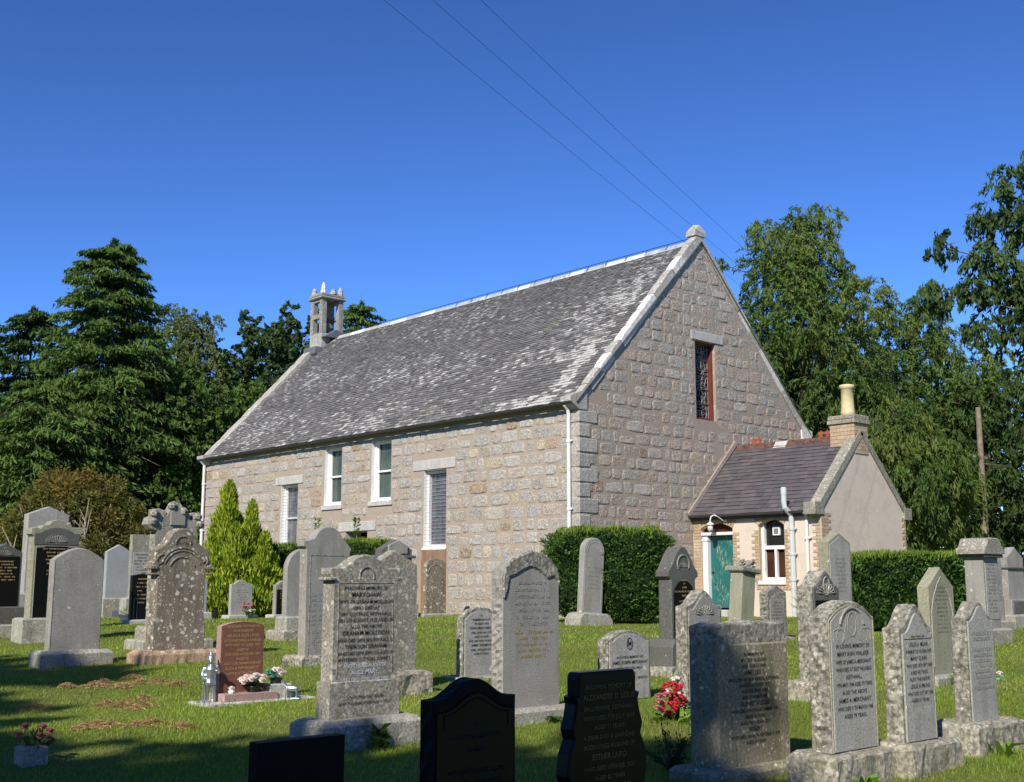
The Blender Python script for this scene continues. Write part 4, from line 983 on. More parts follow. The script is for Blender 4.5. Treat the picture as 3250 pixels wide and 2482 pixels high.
# -- Y
g = grave('tall dark gravestone with stepped ogee top beside the clipped yew', 10.61,-8.94,.51,.2,1.62,.42)
oY = [(-.25,0),(-.25,.76),(-.31,.80),(-.31,.86),(-.25,.92),(-.20,1.0),(-.15,1.08),(-.10,1.14),(-.04,1.19),(.04,1.19),(.10,1.14),(.15,1.08),(.20,1.0),(.25,.92),(.31,.86),(.31,.80),(.25,.76),(.25,0)]
slab('body', oY, .22, 'granite_dark', g, .44, bev=.012); slab('panel', o_should(.42,.74,.18,.0), .012, 'black_honed', g, .45, yc=-.115)
line_path(g, [(p[0], p[2]) for p in arc_pts(0,0,1.40,.12,-30,210,14)], -.115, .010, 'granite_mid', 'moulding'); leafcarve(g, -.113, 1.36, .10, 'granite_mid', 7)
inscription(g, [('ERECTED',.8),('BY',.9),'JAMES','IN LOVING MEMORY OF HIS WIFE',('MARY',1.1)], -.123, 1.20, 'gold_letter', .034, 1.55, .38); worn(g, 4, -.122, .93, 'gold_letter', .028, 1.7, .36)
slab('base', [(-.36,-.2),(-.36,.34),(-.30,.44),(.30,.44),(.36,.34),(.36,-.2)], .40, 'granite_dark', g, 0, bev=.015); border(g, o_rect(.6,.3), .02, -.205, .006, 'granite_mid', .08); plinth(g, .95,.6,.10, 'plinth_rock', .02, .012, name='step')
# -- Z
g = grave('grey arched gravestone with rock-faced sides, left of the shaded broad stone', 13.24,-11.75,.55,.12,1.22,.07)
slab('body', o_ogee(.56,1.14,.15), .14, 'granite_rock', g, .08, rough=.016, ds=.03); slab('panel', o_ogee(.50,1.09,.14), .012, 'granite_mid', g, .085, yc=-.072); leafcarve(g, -.078, .98, .15, 'granite_mid', 9)
inscription(g, ['ERECTED BY HIS WIDOW AND FAMILY','IN LOVING MEMORY OF',('JAMES LEITH',1.25),'WHO DIED'], -.079, .86, 'grey_letter', .033, 1.5, .42); worn(g, 5, -.079, .62, 'grey_letter', .028, 1.9, .40); plinth(g, .74,.36,.085, 'plinth_rock', .02, .008)
# -- AA leaning pillar
g = grave('leaning square pillar with broken carved cap before the teal door', 6.51,-2.18,.44,.3,1.4,.2, 90, (0, R(7)), 'gravestone')
slab('shaft', o_rect(.44,1.20), .30, 'granite_green', g, -.05, bev=.02); MB().box((-.29,-.22,1.15),(.29,.22,1.26), bev=.025).build('cap', 'granite_old', g)
mb = MB()
for i in range(9): a_ = random.uniform(-.2,.22); mb.tube([(a_,random.uniform(-.15,.1),1.25),(a_+random.uniform(-.05,.08),random.uniform(-.15,.1),1.34),(a_+random.uniform(-.02,.12),random.uniform(-.15,.1),1.36+random.uniform(0,.08))], [.07,.06,.02], 6)
mb.build('broken_carving', 'granite_old', g)
# -- BB
g = grave('small rough-edged gravestone under the vestry window', 8.12,-3.34,.58,.17,.99,.1)
slab('body', o_gable(.58,.92,.12), .17, 'granite_rock', g, .05, rough=.03, ds=.03); slab('panel', o_gable(.44,.66,.02), .012, 'granite_mid', g, .08, yc=-.088, ); worn(g, 8, -.095, .68, 'grey_letter', .032, 1.7, .36); plinth(g, .8,.4,.06, 'plinth_rock', .02, .01)
# -- CC
g = grave('broad streaked gravestone half in shade, rough band along its top', 15.30,-13.83,.85,.26,1.11,.07)
slab('body', o_rect(.86,.86), .26, 'granite_leslie', g, .10, bev=.012, rough=.004); slab('rock_edge', [(-.425,0),(-.43,.13),(-.3,.155),(-.1,.15),(.12,.165),(.3,.15),(.425,.155),(.43,0)], .25, 'granite_rock', g, .955, yc=.008, rough=.014, ds=.025, bev=.015)
inscription(g, ['IN MEMORY OF','MY DEAR HUSBAND','AND OUR FATHER',('JAMES LESLIE',1.25),'WHO DIED AT NEW KENDAL, KEITHHALL','ON 2ND OCTOBER 1972','ALSO HIS DEAR WIFE','AND OUR MOTHER',('ELIZABETH LESLIE',1.25),'WHO DIED ON 9TH SEPTEMBER 1993','AGED 92 YEARS','ALSO THEIR DEAR SON',('ROBERT',1.25),'WHO DIED ON 28TH SEPTEMBER 1999','AGED 67 YEARS'], -.131, .895, 'lead_letter', .034, 1.24, .62, .0)
plinth(g, 1.06,.50,.10, 'granite_leslie', .03, .004)
# -- DD
g = grave('dark lettered gravestone with oval carving in front of the pale gabled one', 13.25,-9.67,.51,.2,1.40,.20)
slab('body', o_ogee(.54,1.19,.17), .20, 'granite_rock', g, .21, rough=.012, ds=.035); slab('panel', o_ogee(.49,1.15,.16), .012, 'granite_dark', g, .22, yc=-.102); slab('tablet', o_rect(.44,.84), .012, 'black_honed', g, .24, yc=-.106)
inscription(g, ['Erected by',('JAMES AND LIZZIE MURRAY',1.1)], -.113, 1.05, 'gold_letter', .036, 1.7, .40); worn(g, 7, -.113, .93, 'gold_letter', .03, 2., .38)
line_path(g, [(.06*math.cos(t*math.pi/8), 1.23+.10*math.sin(t*math.pi/8)) for t in range(17)], -.110, .008, 'granite_mid', 'carving'); leafcarve(g, -.109, 1.14, .19, 'granite_mid', 9); plinth(g, .74,.42,.215, 'plinth_rock', .03, .01)
# -- EE
g = grave('tall plain pale gravestone with pointed top before the vestry end wall', 9.99,-4.22,.66,.18,1.88,.15)
slab('body', o_gable(.66,1.74,.16), .18, 'granite_green', g, .12, rough=.008); slab('panel', o_gable(.60,1.68,.14), .012, 'granite_pale', g, .12, yc=-.092); worn(g, 9, -.099, 1.45, 'granite_mid', .04, 1.6, .36); plinth(g, .9,.44,.125, 'plinth_stone')
# -- FF
g = grave('rock-sided gravestone with carved cartouche under its rounded head', 15.94,-13.46,.62,.15,1.27,.21)
slab('body', o_should(.62,1.04,.11,.02), .16, 'granite_rock', g, .225, rough=.016, ds=.03); slab('panel', o_should(.55,1.0,.10,.01), .012, 'granite_pale', g, .23, yc=-.083)
border(g, o_should(.60,1.02,.105,.01), .012, -.083, .007, 'granite_green', .225)
line_path(g, [(p[0], p[2]) for p in arc_pts(0,0,1.06,.16,15,165,14)], -.091, .010, 'granite_pale', 'moulding'); line_path(g, [(.055*math.cos(t*math.pi/8), 1.10+.085*math.sin(t*math.pi/8)) for t in range(17)], -.0895, .004, 'granite_mid', 'carving'); [line_path(g, [(s_*(p[0]+.15), p[2]) for p in arc_pts(0,0,1.02,.05,-60,250,12)]+[(s_*.08,1.10),(s_*.06,1.18)], -.0895, .0035, 'granite_mid', 'scroll') for s_ in (-1,1)]
for s_ in (-1,1): line_path(g, [(s_*.24,.985),(s_*.24,1.06),(s_*.17,1.075)], -.0895, .0035, 'granite_mid', 'scroll')
inscription(g, ['IN LOVING MEMORY OF',('MARY ANN WALKER',1.1),'WIFE OF JAMES A. MERCHANT','WHO DIED AT EAST HILLHEAD','KEITHHALL','19TH MAY 1944 AGED 79 YEARS','ALSO THE ABOVE',('JAMES A. MERCHANT',1.1),'WHO DIED 11TH MARCH 1948','AGED 79 YEARS.'], -.090, .965, 'lead_letter', .040, 1.32, .46)
plinth(g, .88,.42,.225, 'plinth_rock', .03, .012)
# -- GG
g = grave('narrow rock-sided gravestone, middle of the three near the frame edge', 16.08,-12.78,.49,.13,1.19,.20)
slab('body', o_ogee(.50,1.0,.17), .14, 'granite_rock', g, .20, rough=.016, ds=.03); slab('panel', o_ogee(.44,.93,.15), .012, 'granite_pale', g, .21, yc=-.073)
inscription(g, ['ERECTED BY',('LESLIE H. MILNE',1.1),'IN MEMORY OF HIS DEAR WIFE',('MARY CLARK',1.1),'WHO DIED 18TH SEPT.1948','AGED 42 YEARS.','ALSO THE ABOVE',('LESLIE H. MILNE',1.1),'WHO DIED 21ST SEPT.1958','AGED 51 YEARS.'], -.080, .97, 'lead_letter', .036, 1.36, .37); border(g, o_rect(.44,.75), .01, -.080, .004, 'granite_green', .21)
plinth(g, .72,.40,.205, 'plinth_rock', .03, .012)
# -- HH
g = grave('slim pale gravestone with faint lettering, last of the three by the dock leaves', 16.01,-11.63,.47,.12,1.18,.23)
slab('body', o_ogee(.48,.96,.13), .13, 'granite_rock', g, .225, rough=.012, ds=.03); slab('panel', o_ogee(.43,.92,.12), .012, 'granite_pale', g, .23, yc=-.068); worn(g, 11, -.075, .94, 'granite_mid', .032, 1.35, .34, gaps=(2,)); worn(g, 11, -.0755, .935, 'granite_blue', .03, 1.44, .30, gaps=(2,6)); plinth(g, .80,.42,.235, 'plinth_rock', .03, .012)
# -- II
g = grave('greenish gravestone with steep pointed head and arched lettered panel', 13.35,-7.26,.63,.14,1.40,.10)
slab('body', o_gable(.63,1.30,.24), .15, 'granite_green', g, .10, rough=.006); 
line_path(g, [(-.26,.2),(-.26,.85),(-.20,1.03),(-.1,1.18),(0,1.28),(.1,1.18),(.20,1.03),(.26,.85),(.26,.2)], -.076, .007, 'granite_pale', 'moulding'); worn(g, 12, -.077, 1.16, 'grey_letter', .028, 1.75, .34); plinth(g, .9,.44,.105, 'plinth_stone', .03)
# -- JJ
g = grave('square granite pillar gravestone with a heavy moulded cap', 10.93,-1.13,.55,.3,1.78,.27)
slab('shaft', o_rect(.54,1.30), .34, 'granite_mid', g, .26); slab('panel', o_rect(.44,1.1), .012, 'granite_pale', g, .42, yc=-.172); worn(g, 15, -.179, 1.42, 'grey_letter', .042, 1.45, .38)
MB().box((-.34,-.24,1.47),(.34,.24,1.53), bev=.012).build('cap_moulding', 'granite_dark', g); slab('cap', [(-.40,0),(-.40,.08),(-.28,.16),(-.22,.26),(-.14,.28),(.14,.28),(.22,.26),(.28,.16),(.40,.08),(.40,0)], .52, 'granite_old', g, 1.53, bev=.02); plinth(g, .86,.6,.265, 'plinth_stone', .03)
# -- KK, LL
g = grave('pale narrow gravestone just beyond the capped pillar', 9.45,2.44,.4,.1,1.53,.2)
slab('body', o_round(.40,1.35), .10, 'granite_pale', g, .18); worn(g, 10, -.052, 1.2, 'grey_letter', .04, 1.6, .28); plinth(g, .6,.4,.2, 'plinth_stone')
g = grave('grey gravestone with gabled head and dark base panel near the frame edge', 9.13,3.85,.83,.2,1.62,.1, 88)
slab('body', o_gable(.70,1.12,.22), .2, 'granite_mid', g, .56, rough=.01); slab('base', o_rect(.82,.32), .36, 'granite_mid', g, .26); slab('base_panel', o_rect(.70,.24), .012, 'granite_dark', g, .30, yc=-.186); plinth(g, 1.05,.6,.265, 'plinth_stone', .03)
MB().box((-.38,-.14,1.22),(.38,.14,1.26), bev=.01).build('string_course', 'granite_dark', g)
# -- OO, PP, QQ: black stones in the shade close to the camera
g = grave('low flat-topped black gravestone in the shade, nearest the camera', 15.80,-17.93,.47,.09,.73,.08)
slab('body', o_rect(.48,.64), .09, 'black_honed', g, .09, bev=.006); plinth(g, .66,.34,.095, 'black_honed', .02)
g = grave('black gravestone with bowed top in the shade, between the flat and scrolled ones', 15.85,-16.91,.56,.12,.95,.08)
slab('body', o_ogee(.57,.87,.10), .12, 'black_honed', g, .09, rough=.006); slab('panel', o_ogee(.54,.80,.09), .008, 'black_polished', g, .09, yc=-.062); border(g, o_ogee(.50,.80,.08), .03, -.067, .004, 'black_honed', .09, .6)
inscription(g, ['IN','LOVING MEMORY OF',('JAMES',1.25)], -.067, .74, 'dim_letter', .038, 1.6, .42); worn(g, 4, -.067, .50, 'dim_letter', .034, 1.7, .42); plinth(g, .76,.38,.095, 'black_honed', .02)
g = grave('black scroll-sided gravestone with dim gold lettering, in deep shade', 15.76,-15.79,.62,.11,.92,.1)
oS = [(-.27,0),(-.31,.10),(-.345,.22),(-.33,.34),(-.29,.42),(-.31,.48),(-.285,.55),(-.27,.62),(-.285,.66),(-.25,.67),(-.25,.74)]+arc(-.215,.765,.035,180,90,5)+arc(.215,.765,.035,90,0,5)+[(.25,.74),(.25,.67),(.285,.66),(.27,.62),(.285,.55),(.31,.48),(.29,.42),(.33,.34),(.345,.22),(.31,.10),(.27,0)]
slab('body', oS, .11, 'black_polished', g, .12, bev=.012)
inscription(g, ['IN LOVING MEMORY OF',('ALEXANDER D. LESLIE',1.25),'BALLYKERRIE, KEITHHALL','WHO DIED 7TH JULY 2010','AGED 71 YEARS','A DEAR DAD & GRANDAD','MUCH LOVED HUSBAND OF',('ESTHER LAIRD',1.25),'WHO DIED 19TH FEB. 2020','AGED 82 YEARS','A MUCH LOVED MUM'], -.058, .845, 'shaded_gold', .037, 1.48, .44); plinth(g, .86,.38,.125, 'black_honed', .02)
# -- red granite
g = grave('low red polished gravestone with slanted gold lettering and silver figure beside it', 9.37,-14.66,.51,.1,.82,.08)
slab('body', o_arch(.51,.73,.045), .10, 'pink_granite', g, .095); slab('panel', o_arch(.505,.727,.045), .008, 'red_granite', g, .096, yc=-.053)
inscription(g, ['TREASURED MEMORY OF','OUR PARENTS',('HELEN & ALEX LYON',1.1),'LATE OF KEITHHALL & INVERURIE','MUM DIED 1ST JUNE 1970','AGED 65','DAD DIED 6TH JUNE 1981','AGED 74','ALSO OUR GRANDPARENTS',('ELIZA & WM ROBERTS',1.1),'LATE SOUTH LODGE'], -.0575, .79, 'gold_letter', .036, 1.32, .44, shear=.25)
plinth(g, .62,.34,.095, 'pink_granite', .006, yc=-.06, xc=.03); plinth(g, 1.28,.46,.015, 'concrete', .01, .006, name='kerb', yc=-.06, xc=.14)
# ------------------------------------------------------------------ vegetation helpers
def unit(a): return a/np.maximum(np.linalg.norm(a, axis=-1, keepdims=True), 1e-9)
def rdir(n): return unit(RNG.normal(size=(n, 3)))
class Leaves:
    """collects leaf cards: each a small bent diamond of two faces"""
    def __init__(s): s.V = []; s.C = []
    def add(s, P, A, ln, wd, col, bend=.15, var=.22, up=None):
        n = len(P)
        if n == 0: return
        A = unit(A); B = np.cross(A, rdir(n)); B = unit(B); N = np.cross(A, B)
        ln = np.broadcast_to(ln, n)[:, None]*RNG.uniform(.55, 1.45, (n, 1)); wd = np.broadcast_to(wd, n)[:, None]*RNG.uniform(.7, 1.3, (n, 1))
        q = np.stack([P-A*ln/2, P+B*wd/2+N*ln*bend*.5, P+A*ln/2-N*ln*bend*.3, P-B*wd/2+N*ln*bend*.5], 1)
        s.V.append(q.reshape(-1, 3))
        c = np.asarray(col, float); c = np.broadcast_to(c, (n, 3))*RNG.uniform(1-var, 1+var, (n, 1))*RNG.uniform(.93, 1.07, (n, 3))
        s.C.append(np.repeat(c, 4, 0))
    def build(s, name, mat, parent, kind=None):
        V = np.concatenate(s.V); C_ = np.concatenate(s.C); F = np.arange(len(V)).reshape(-1, 4)
        return fast(name, V, F, mat, parent, C_, kind=kind)
def ball(n, c, r, shell=.55):
    d = rdir(n); u = (shell + (1-shell)*RNG.uniform(0, 1, n)**.6)[:, None]; k = RNG.uniform(.82, 1.12, (n, 1))
    return np.asarray(c)+d*u*k*np.asarray(r), d
def limb(mb, a, b, r0, r1, sag=.1, n=4, wob=.12, sides=6):
    a = Vector(a); b = Vector(b); L_ = (b-a).length; pts = []; rr = []
    for i in range(n+1):
        t = i/n; p = a.lerp(b, t); k = math.sin(math.pi*t)
        p += Vector((random.uniform(-1,1), random.uniform(-1,1), random.uniform(-1,1)))*wob*L_*.15*k + Vector((0,0,1))*sag*L_*k; pts.append(p); rr.append(r0+(r1-r0)*t)
    mb.tube(pts, rr, sides, cap=False); return pts
def pick(cols, n):
    cols = np.asarray(cols, float); return cols[RNG.integers(0, len(cols), n)]
def broad_tree(name, label, x, y, h, clumps, n, ln, wd, cols, droop=.3, trunk=.22, bark='bark', group='trees around the churchyard', shell=.5, z0=None, lean=(0,0), leafm='leaf', shoots=0):
    """clumps: (dx, dy, z, r) with z above the foot"""
    gz0 = float(gz(x, y)) if z0 is None else z0
    t = thing(name, label, 'tree', (x, y, gz0), 0, group); mb = MB()
    top = h*.82; tp = [Vector((0,0,-.3)), Vector((lean[0]*.3, lean[1]*.3, h*.25)), Vector((lean[0]*.6, lean[1]*.6, h*.55)), Vector((lean[0], lean[1], top))]
    mb.tube(tp, [trunk*1.3, trunk, trunk*.7, trunk*.18], 9, cap=False)
    for (dx, dy, z, r) in clumps:
        s = max(.15, min(.9, (z-r*.9)/top*random.uniform(.7,.95))); a = tp[1].lerp(tp[3], max(0, (s-.25)/.75)) if s > .25 else tp[0].lerp(tp[1], s/.25)
        limb(mb, a, (dx, dy, z), trunk*.34*(1.1-s), .018, .05)
        for _ in range(3):
            e = Vector((dx, dy, z)) + Vector(rdir(1)[0])*r*.85; limb(mb, (dx, dy, z), e, .022, .008, .02, 3, .2, 4)
    mb.build('trunk', bark, t, smooth=True)
    lv = Leaves(); vol = np.array([c[3]**2 for c in clumps]); vol = vol/vol.sum()
    for c, f in zip(clumps, vol):
        m = int(n*f); r = c[3]; base = pick(cols, 1)[0]*random.uniform(.85, 1.15)
        # sprays of leaves along short twigs give an uneven, tufted surface
        k = max(6, m//22); P0, d0 = ball(k, c[:3], (r, r, r*.82), shell); tw = unit(d0*.8 + RNG.normal(size=(k,3))*.5 + np.array([0,0,-droop*.9+.15])); L_ = RNG.uniform(.35, .95, (k,1))*min(1., r*.7)
        idx = np.repeat(np.arange(k), 22)[:m] if k*22 >= m else np.repeat(np.arange(k), 22); m2 = len(idx); s = RNG.uniform(0, 1, (m2,1))
        P = P0[idx]+tw[idx]*L_[idx]*s+RNG.normal(size=(m2,3))*.07*(1-.4*s)+np.array([0,0,-1])*(droop*.5*(s**2)*L_[idx])
        A = unit(tw[idx]*.7+RNG.normal(size=(m2,3))*.6+np.array([0,0,-droop*1.3]))
        cc = np.broadcast_to(base, (m2,3))*.6+pick(cols, m2)*.4
        lv.add(P, A, ln, wd, cc)
    lv.build('crown', leafm, t); return t
def egg(n, cx, cy, z0, z1, rx, ry, rmin, rmax, taper=.6, seed=1):
    rg = np.random.default_rng(seed); out = []
    for i in range(n):
        u = (i+.5)/n; z = z0+(z1-z0)*u; prof = math.sin(math.pi*min(1, (u*.86+.16)))**taper; a = i*2.399963+rg.uniform(-.4,.4); k = rg.uniform(.45, 1.)*prof
        r = rg.uniform(rmin, rmax)*(.55+.5*prof); out.append((cx+rx*k*math.cos(a), cy+ry*k*math.sin(a), z, r))
    return out
def conifer(name, label, x, y, h, rad, nb, per, cols, ln=.34, wd=.085, top=.5, droop=.55, low=.02, group='trees around the churchyard', pw=.75):
    g0 = float(gz(x, y)); t = thing(name, label, 'tree', (x, y, g0), 0, group); mb = MB(); mb.tube([(0,0,-.3),(0,0,h*.5),(0,0,h*.97)], [h*.019, h*.011, .02], 8, cap=False); lv = Leaves()
    for k in range(nb):
        u = min(.99, max(.01, low+(1-low)*((k+.5)/nb)**.9+RNG.normal()*.012)); z = h*u; a = k*2.399963+RNG.uniform(-.3,.3); L_ = rad*((1-u)**pw)*RNG.choice([.5,.75,.9,1.,1.2])*RNG.uniform(.85,1.15)+top*.45
        d = np.array([math.cos(a), math.sin(a), 0]); sd = np.array([-d[1], d[0], 0]); z = min(z, h*.985)
        tl = RNG.normal()*.14; s = RNG.uniform(.12, 1, per)**.75; lat = RNG.normal(size=per)*.20*L_*(1.05-s*.7)
        P = d*(s*L_)[:,None]+sd*lat[:,None]; P[:,2] = z+L_*((.20+tl)*s-.42*droop*s**2)-np.abs(lat)*.32-RNG.uniform(0,.16,per)*L_*.35
        A = d*.55+sd*np.sign(lat)[:,None]*RNG.uniform(.1,.7,(per,1))+np.array([0,0,-1])*RNG.uniform(.15,1.05,(per,1))+RNG.normal(size=(per,3))*.42
        lv.add(P, A, ln, wd, pick(cols, 1)[0]*.5+pick(cols, per)*.5, .1, .25)
        if k % 2 == 0: mb.tube([(0,0,z),tuple(d*L_*.5+np.array([0,0,z+.06*L_])),tuple(d*L_*.92+np.array([0,0,z+L_*(.18-.36*droop)]))], [.05*(1-u)+.012,.03*(1-u)+.01,.006], 4, cap=False)
    # leader
    P = np.zeros((per*2,3)); s = RNG.uniform(0,1,per*2); P[:,2] = h*(.93+.08*s); P[:,:2] = RNG.normal(size=(per*2,2))*(.04+.22*(1-s))[:,None]; A = unit(P*[1.5,1.5,0]+np.array([0,0,.25])+RNG.normal(size=(per*2,3))*.2); lv.add(P, A, ln, wd, pick(cols, per*2))
    mb.build('trunk', 'bark', t); lv.build('crown', 'needle', t); return t
DK = [(.055,.095,.026),(.07,.115,.03),(.045,.082,.024)]
MID = [(.095,.16,.034),(.12,.19,.04),(.08,.135,.03)]
WIL = [(.095,.158,.04),(.12,.188,.045),(.075,.132,.035),(.175,.215,.055)]
BIR = [(.13,.17,.055),(.16,.195,.065),(.11,.15,.05)]
SYC = [(.05,.09,.034),(.062,.105,.038),(.078,.12,.045)]
BRN = [(.14,.13,.04),(.19,.16,.045),(.10,.12,.035),(.24,.17,.045),(.085,.11,.034)]
# left-hand wood
conifer('spruce_tree', 'tallest drooping conifer rising above the wood beside the brown shrub', -28.14,-.62,15.6,4.3,380,190,[(.085,.145,.032),(.105,.17,.038),(.07,.12,.03)],.30,.075,1.5,.75,pw=.55)
conifer('spruce_tree', 'dark conifer at the picture edge behind the tallest one', -38.45,-.3,14.4,4.2,200,90,DK,.40,.11,1.6,.8,pw=.5)
conifer('spruce_tree', 'dense dark conifer cut by the picture edge', -35.8,-3.9,13.2,4.6,190,80,DK,.44,.12)
conifer('spruce_tree', 'low spreading conifer under the tallest one', -25.6,-4.4,8.6,3.9,190,120,[(.085,.145,.032),(.10,.165,.036)],.32,.08,1.4,.8,pw=.5)
broad_tree('birch_tree', 'light feathery birch between the tall conifer and the dark sycamore', -37.0,7.46,15.6,egg(40,0,0,4.5,14.9,2.7,2.7,1.1,1.6,.5,3)+[(-.6,-.7,15.2,.8),(.7,.8,14.6,.8)],58000,.17,.085,BIR,.75,.16,'bark_pale')
broad_tree('sycamore_tree', 'dark leafy sycamore left of the belfry', -35.3,12.3,16.4,egg(36,0,0,4.5,15.0,3.3,3.3,1.05,1.6,.4,5)+[(-1.7,-1.2,15.2,.75),(.2,.3,15.7,.7),(1.6,1.4,15.2,.7)],46000,.26,.18,SYC,.35,.2)
conifer('cypress_tree', 'rounded green conifer top showing right of the belfry', -35.82,17.9,17.2,2.6,210,85,MID,.36,.10,1.6,.7,pw=.42)
broad_tree('beech_tree', 'mid green understorey tree beside the far church corner', -27.9,2.9,10.8,egg(38,0,0,.9,9.8,3.3,3.3,1.0,1.5,.45,7),40000,.20,.12,MID,.5,.15)
broad_tree('beech_tree', 'green tree filling the gap behind the far gable', -31.2,8.4,11.5,egg(30,0,0,1.2,10.4,3.3,3.3,1.0,1.5,.5,8),26000,.22,.13,MID,.5,.16)
broad_tree('alder_tree', 'dark leafy tree deep in the wood behind the brown shrub', -34.0,3.2,13.8,egg(28,0,0,1.2,12.8,3.6,3.6,1.2,1.7,.5,9),18000,.28,.18,DK,.4,.16)
# brown rhododendron with bare limbs
rh = thing('rhododendron_shrub', 'broad brown-tinged shrub with bare twisted limbs under the conifer', 'shrub', (-20.84,-4.47,float(gz(-20.84,-4.47))))
mb = MB()
rv = np.array([.6699,.7425]); fv = np.array([.7425,-.6699])     # along the view's right, and towards the camera
for i in range(46):
    s_ = RNG.uniform(-1,1); f_ = RNG.uniform(.15,1); z_ = RNG.uniform(1.0,3.5); e = rv*s_*2.6*(1-.10*z_)+fv*f_*2.1; a = rv*s_*.8+fv*.2
    pts = [(a[0],a[1],.05),(a[0]*.5+e[0]*.5+RNG.uniform(-.3,.3),a[1]*.5+e[1]*.5+RNG.uniform(-.3,.3),z_*.45),(e[0]*.85,e[1]*.85,z_*.8+RNG.uniform(-.2,.2)),(e[0]+RNG.uniform(-.3,.3),e[1],z_+.25)]
    mb.tube(pts, [.065,.05,.036,.016], 5, cap=False)
    for _ in range(3): q = Vector(pts[2])+Vector(rdir(1)[0])*.7; mb.tube([pts[2], tuple((Vector(pts[2])+q)/2+Vector((0,0,.1))), tuple(q)], [.02,.014,.006], 4, cap=False)
mb.build('branch', 'bark_pale', rh, kind='stuff')
lv = Leaves()
for i in range(60):
    a = i*2.399963; u = (i+.5)/60; zz = .5+4.0*u; rr = 2.95*math.sqrt(max(.05, 1-(u*.97)**2.2)); k = RNG.uniform(.72, 1.0); off = rv*rr*k*math.cos(a)+fv*rr*.72*k*math.sin(a)
    if math.sin(a) > .45 and u < .55 and math.cos(a) < .5 and RNG.uniform() < .75: continue
    P, d = ball(520, (off[0], off[1], zz), (.62,.62,.5), .35); lv.add(P, d+RNG.normal(size=d.shape)*.6+np.array([0,0,.1]), .17, .065, pick(BRN, 1)[0]*.5+pick(BRN, len(P))*.5)
lv.build('foliage', 'leaf', rh)
# right-hand wood
W7 = egg(50,0,0,3.6,15.6,3.5,3.3,1.1,1.7,.45,11)+[(-1.3,-.9,15.6,.75),(.3,.3,16.1,.8),(1.2,.7,15.7,.75),(-2.6,-2.4,14.1,.5),(-3.0,-2.9,11.8,1.1)]
broad_tree('willow_tree', 'big willow behind the gable, highest of the trees past the vestry', -7.9,21.8,17.8,[(a,b,c*1.05,d) for a,b,c,d in W7],90000,.25,.062,WIL,.6,.24,'bark',shell=.45)
broad_tree('willow_tree', 'lower willow between the big one and the utility pole', -6.6,29.0,15.4,egg(36,0,0,3.6,13.8,3.2,3.2,1.05,1.55,.45,12)+[(.6,.5,14.0,.65),(-1.2,-.9,13.6,.6)],60000,.26,.065,WIL,.65,.2)
broad_tree('willow_tree', 'small leafy willow drooping behind the vestry chimney', -3.4,20.6,7.6,egg(28,0,0,1.8,6.9,2.9,2.7,.75,1.15,.5,13),26000,.24,.055,WIL,.95,.14)
broad_tree('willow_tree', 'leafy willow mass beside the vestry end wall', -2.3,19.2,8.6,egg(28,0,0,2.4,7.4,2.2,2.2,.75,1.15,.5,14),24000,.24,.055,WIL,.95,.14)
broad_tree('alder_tree', 'shadowed tree filling the wood beyond the utility pole', -8.6,40.0,15.0,egg(24,0,0,4.0,13.6,4.0,4.0,1.1,1.6,.5,15),15000,.28,.11,WIL,.6,.2)
broad_tree('alder_tree', 'shadowed tree deep behind the vestry roof', -15.0,33.0,14.0,egg(26,0,0,2.0,12.8,4.2,4.2,1.2,1.7,.5,16),18000,.28,.12,MID,.6,.2)
conifer('pine_tree', 'dark narrow conifer beyond the hedge and pole', .8,33.5,11.5,2.8,130,70,DK,.4,.10,low=.2)
conifer('pine_tree', 'dark conifer closing the wood behind the pillar', 5.8,31.5,10.5,3.0,130,70,DK,.4,.10,low=.12)
broad_tree('alder_tree', 'dense green tree just right of the gable slope behind the vestry', -11.0,24.5,12.5,egg(30,0,0,1.0,11.4,3.4,3.4,1.1,1.6,.4,21),26000,.24,.10,MID,.6,.2)
broad_tree('alder_tree', 'dense dark tree behind the chimney pot', -6.2,26.2,10.0,egg(28,0,0,.8,9.2,3.2,3.2,1.1,1.5,.4,22),22000,.24,.10,DK,.6,.2)
broad_tree('alder_tree', 'dense dark tree closing the wood left of the utility pole', -3.0,30.5,11.0,egg(28,0,0,.8,10.0,3.4,3.4,1.1,1.6,.4,23),22000,.26,.11,DK,.6,.2)
broad_tree('alder_tree', 'dense dark tree closing the wood right of the utility pole', 3.4,30.0,10.0,egg(28,0,0,.8,9.2,3.4,3.4,1.1,1.6,.4,24),20000,.26,.11,DK,.6,.2)
W9 = [(-2.6,-2.2,12.2,.62),(-1.8,-1.4,12.9,.7),(-3.2,-2.8,11.2,.6),(-2.2,-2.0,11.2,.8),(-4.1,-3.7,10.3,.5),(-3.0,-2.6,10.0,.8),(-4.3,-3.9,8.9,.6),(-3.4,-3.1,9.0,.7),(-2.4,-2.0,9.3,1.0),(-3.3,-3.0,7.9,.6),(-2.4,-2.0,7.8,.9),(-2.2,-1.9,6.6,.9),(-1.9,-1.7,5.2,1.0),(-1.9,-1.7,4.0,.9),(-1.2,-.8,10.5,1.3),(-1.0,-.6,8.2,1.5),(-1.2,-.9,6.0,1.4),(0,0,12.5,1.4),(.6,.6,9.5,1.6),(.4,.6,6.8,1.5)]
broad_tree('cherry_tree', 'dark hanging-leaved tree at the picture edge right of the pole', 8.0,15.5,15.2,[(a,b,c*1.07,d) for a,b,c,d in W9]+[(-1.9,-1.6,9.6,1.0),(-2.0,-1.7,11.4,.9),(-1.6,-1.3,7.0,1.1),(-1.5,-1.2,5.6,1.1),(-1.4,-1.1,3.2,1.0)],38000,.22,.085,[(.07,.118,.038),(.09,.14,.045),(.055,.095,.033)],.9,.2,shell=.35)
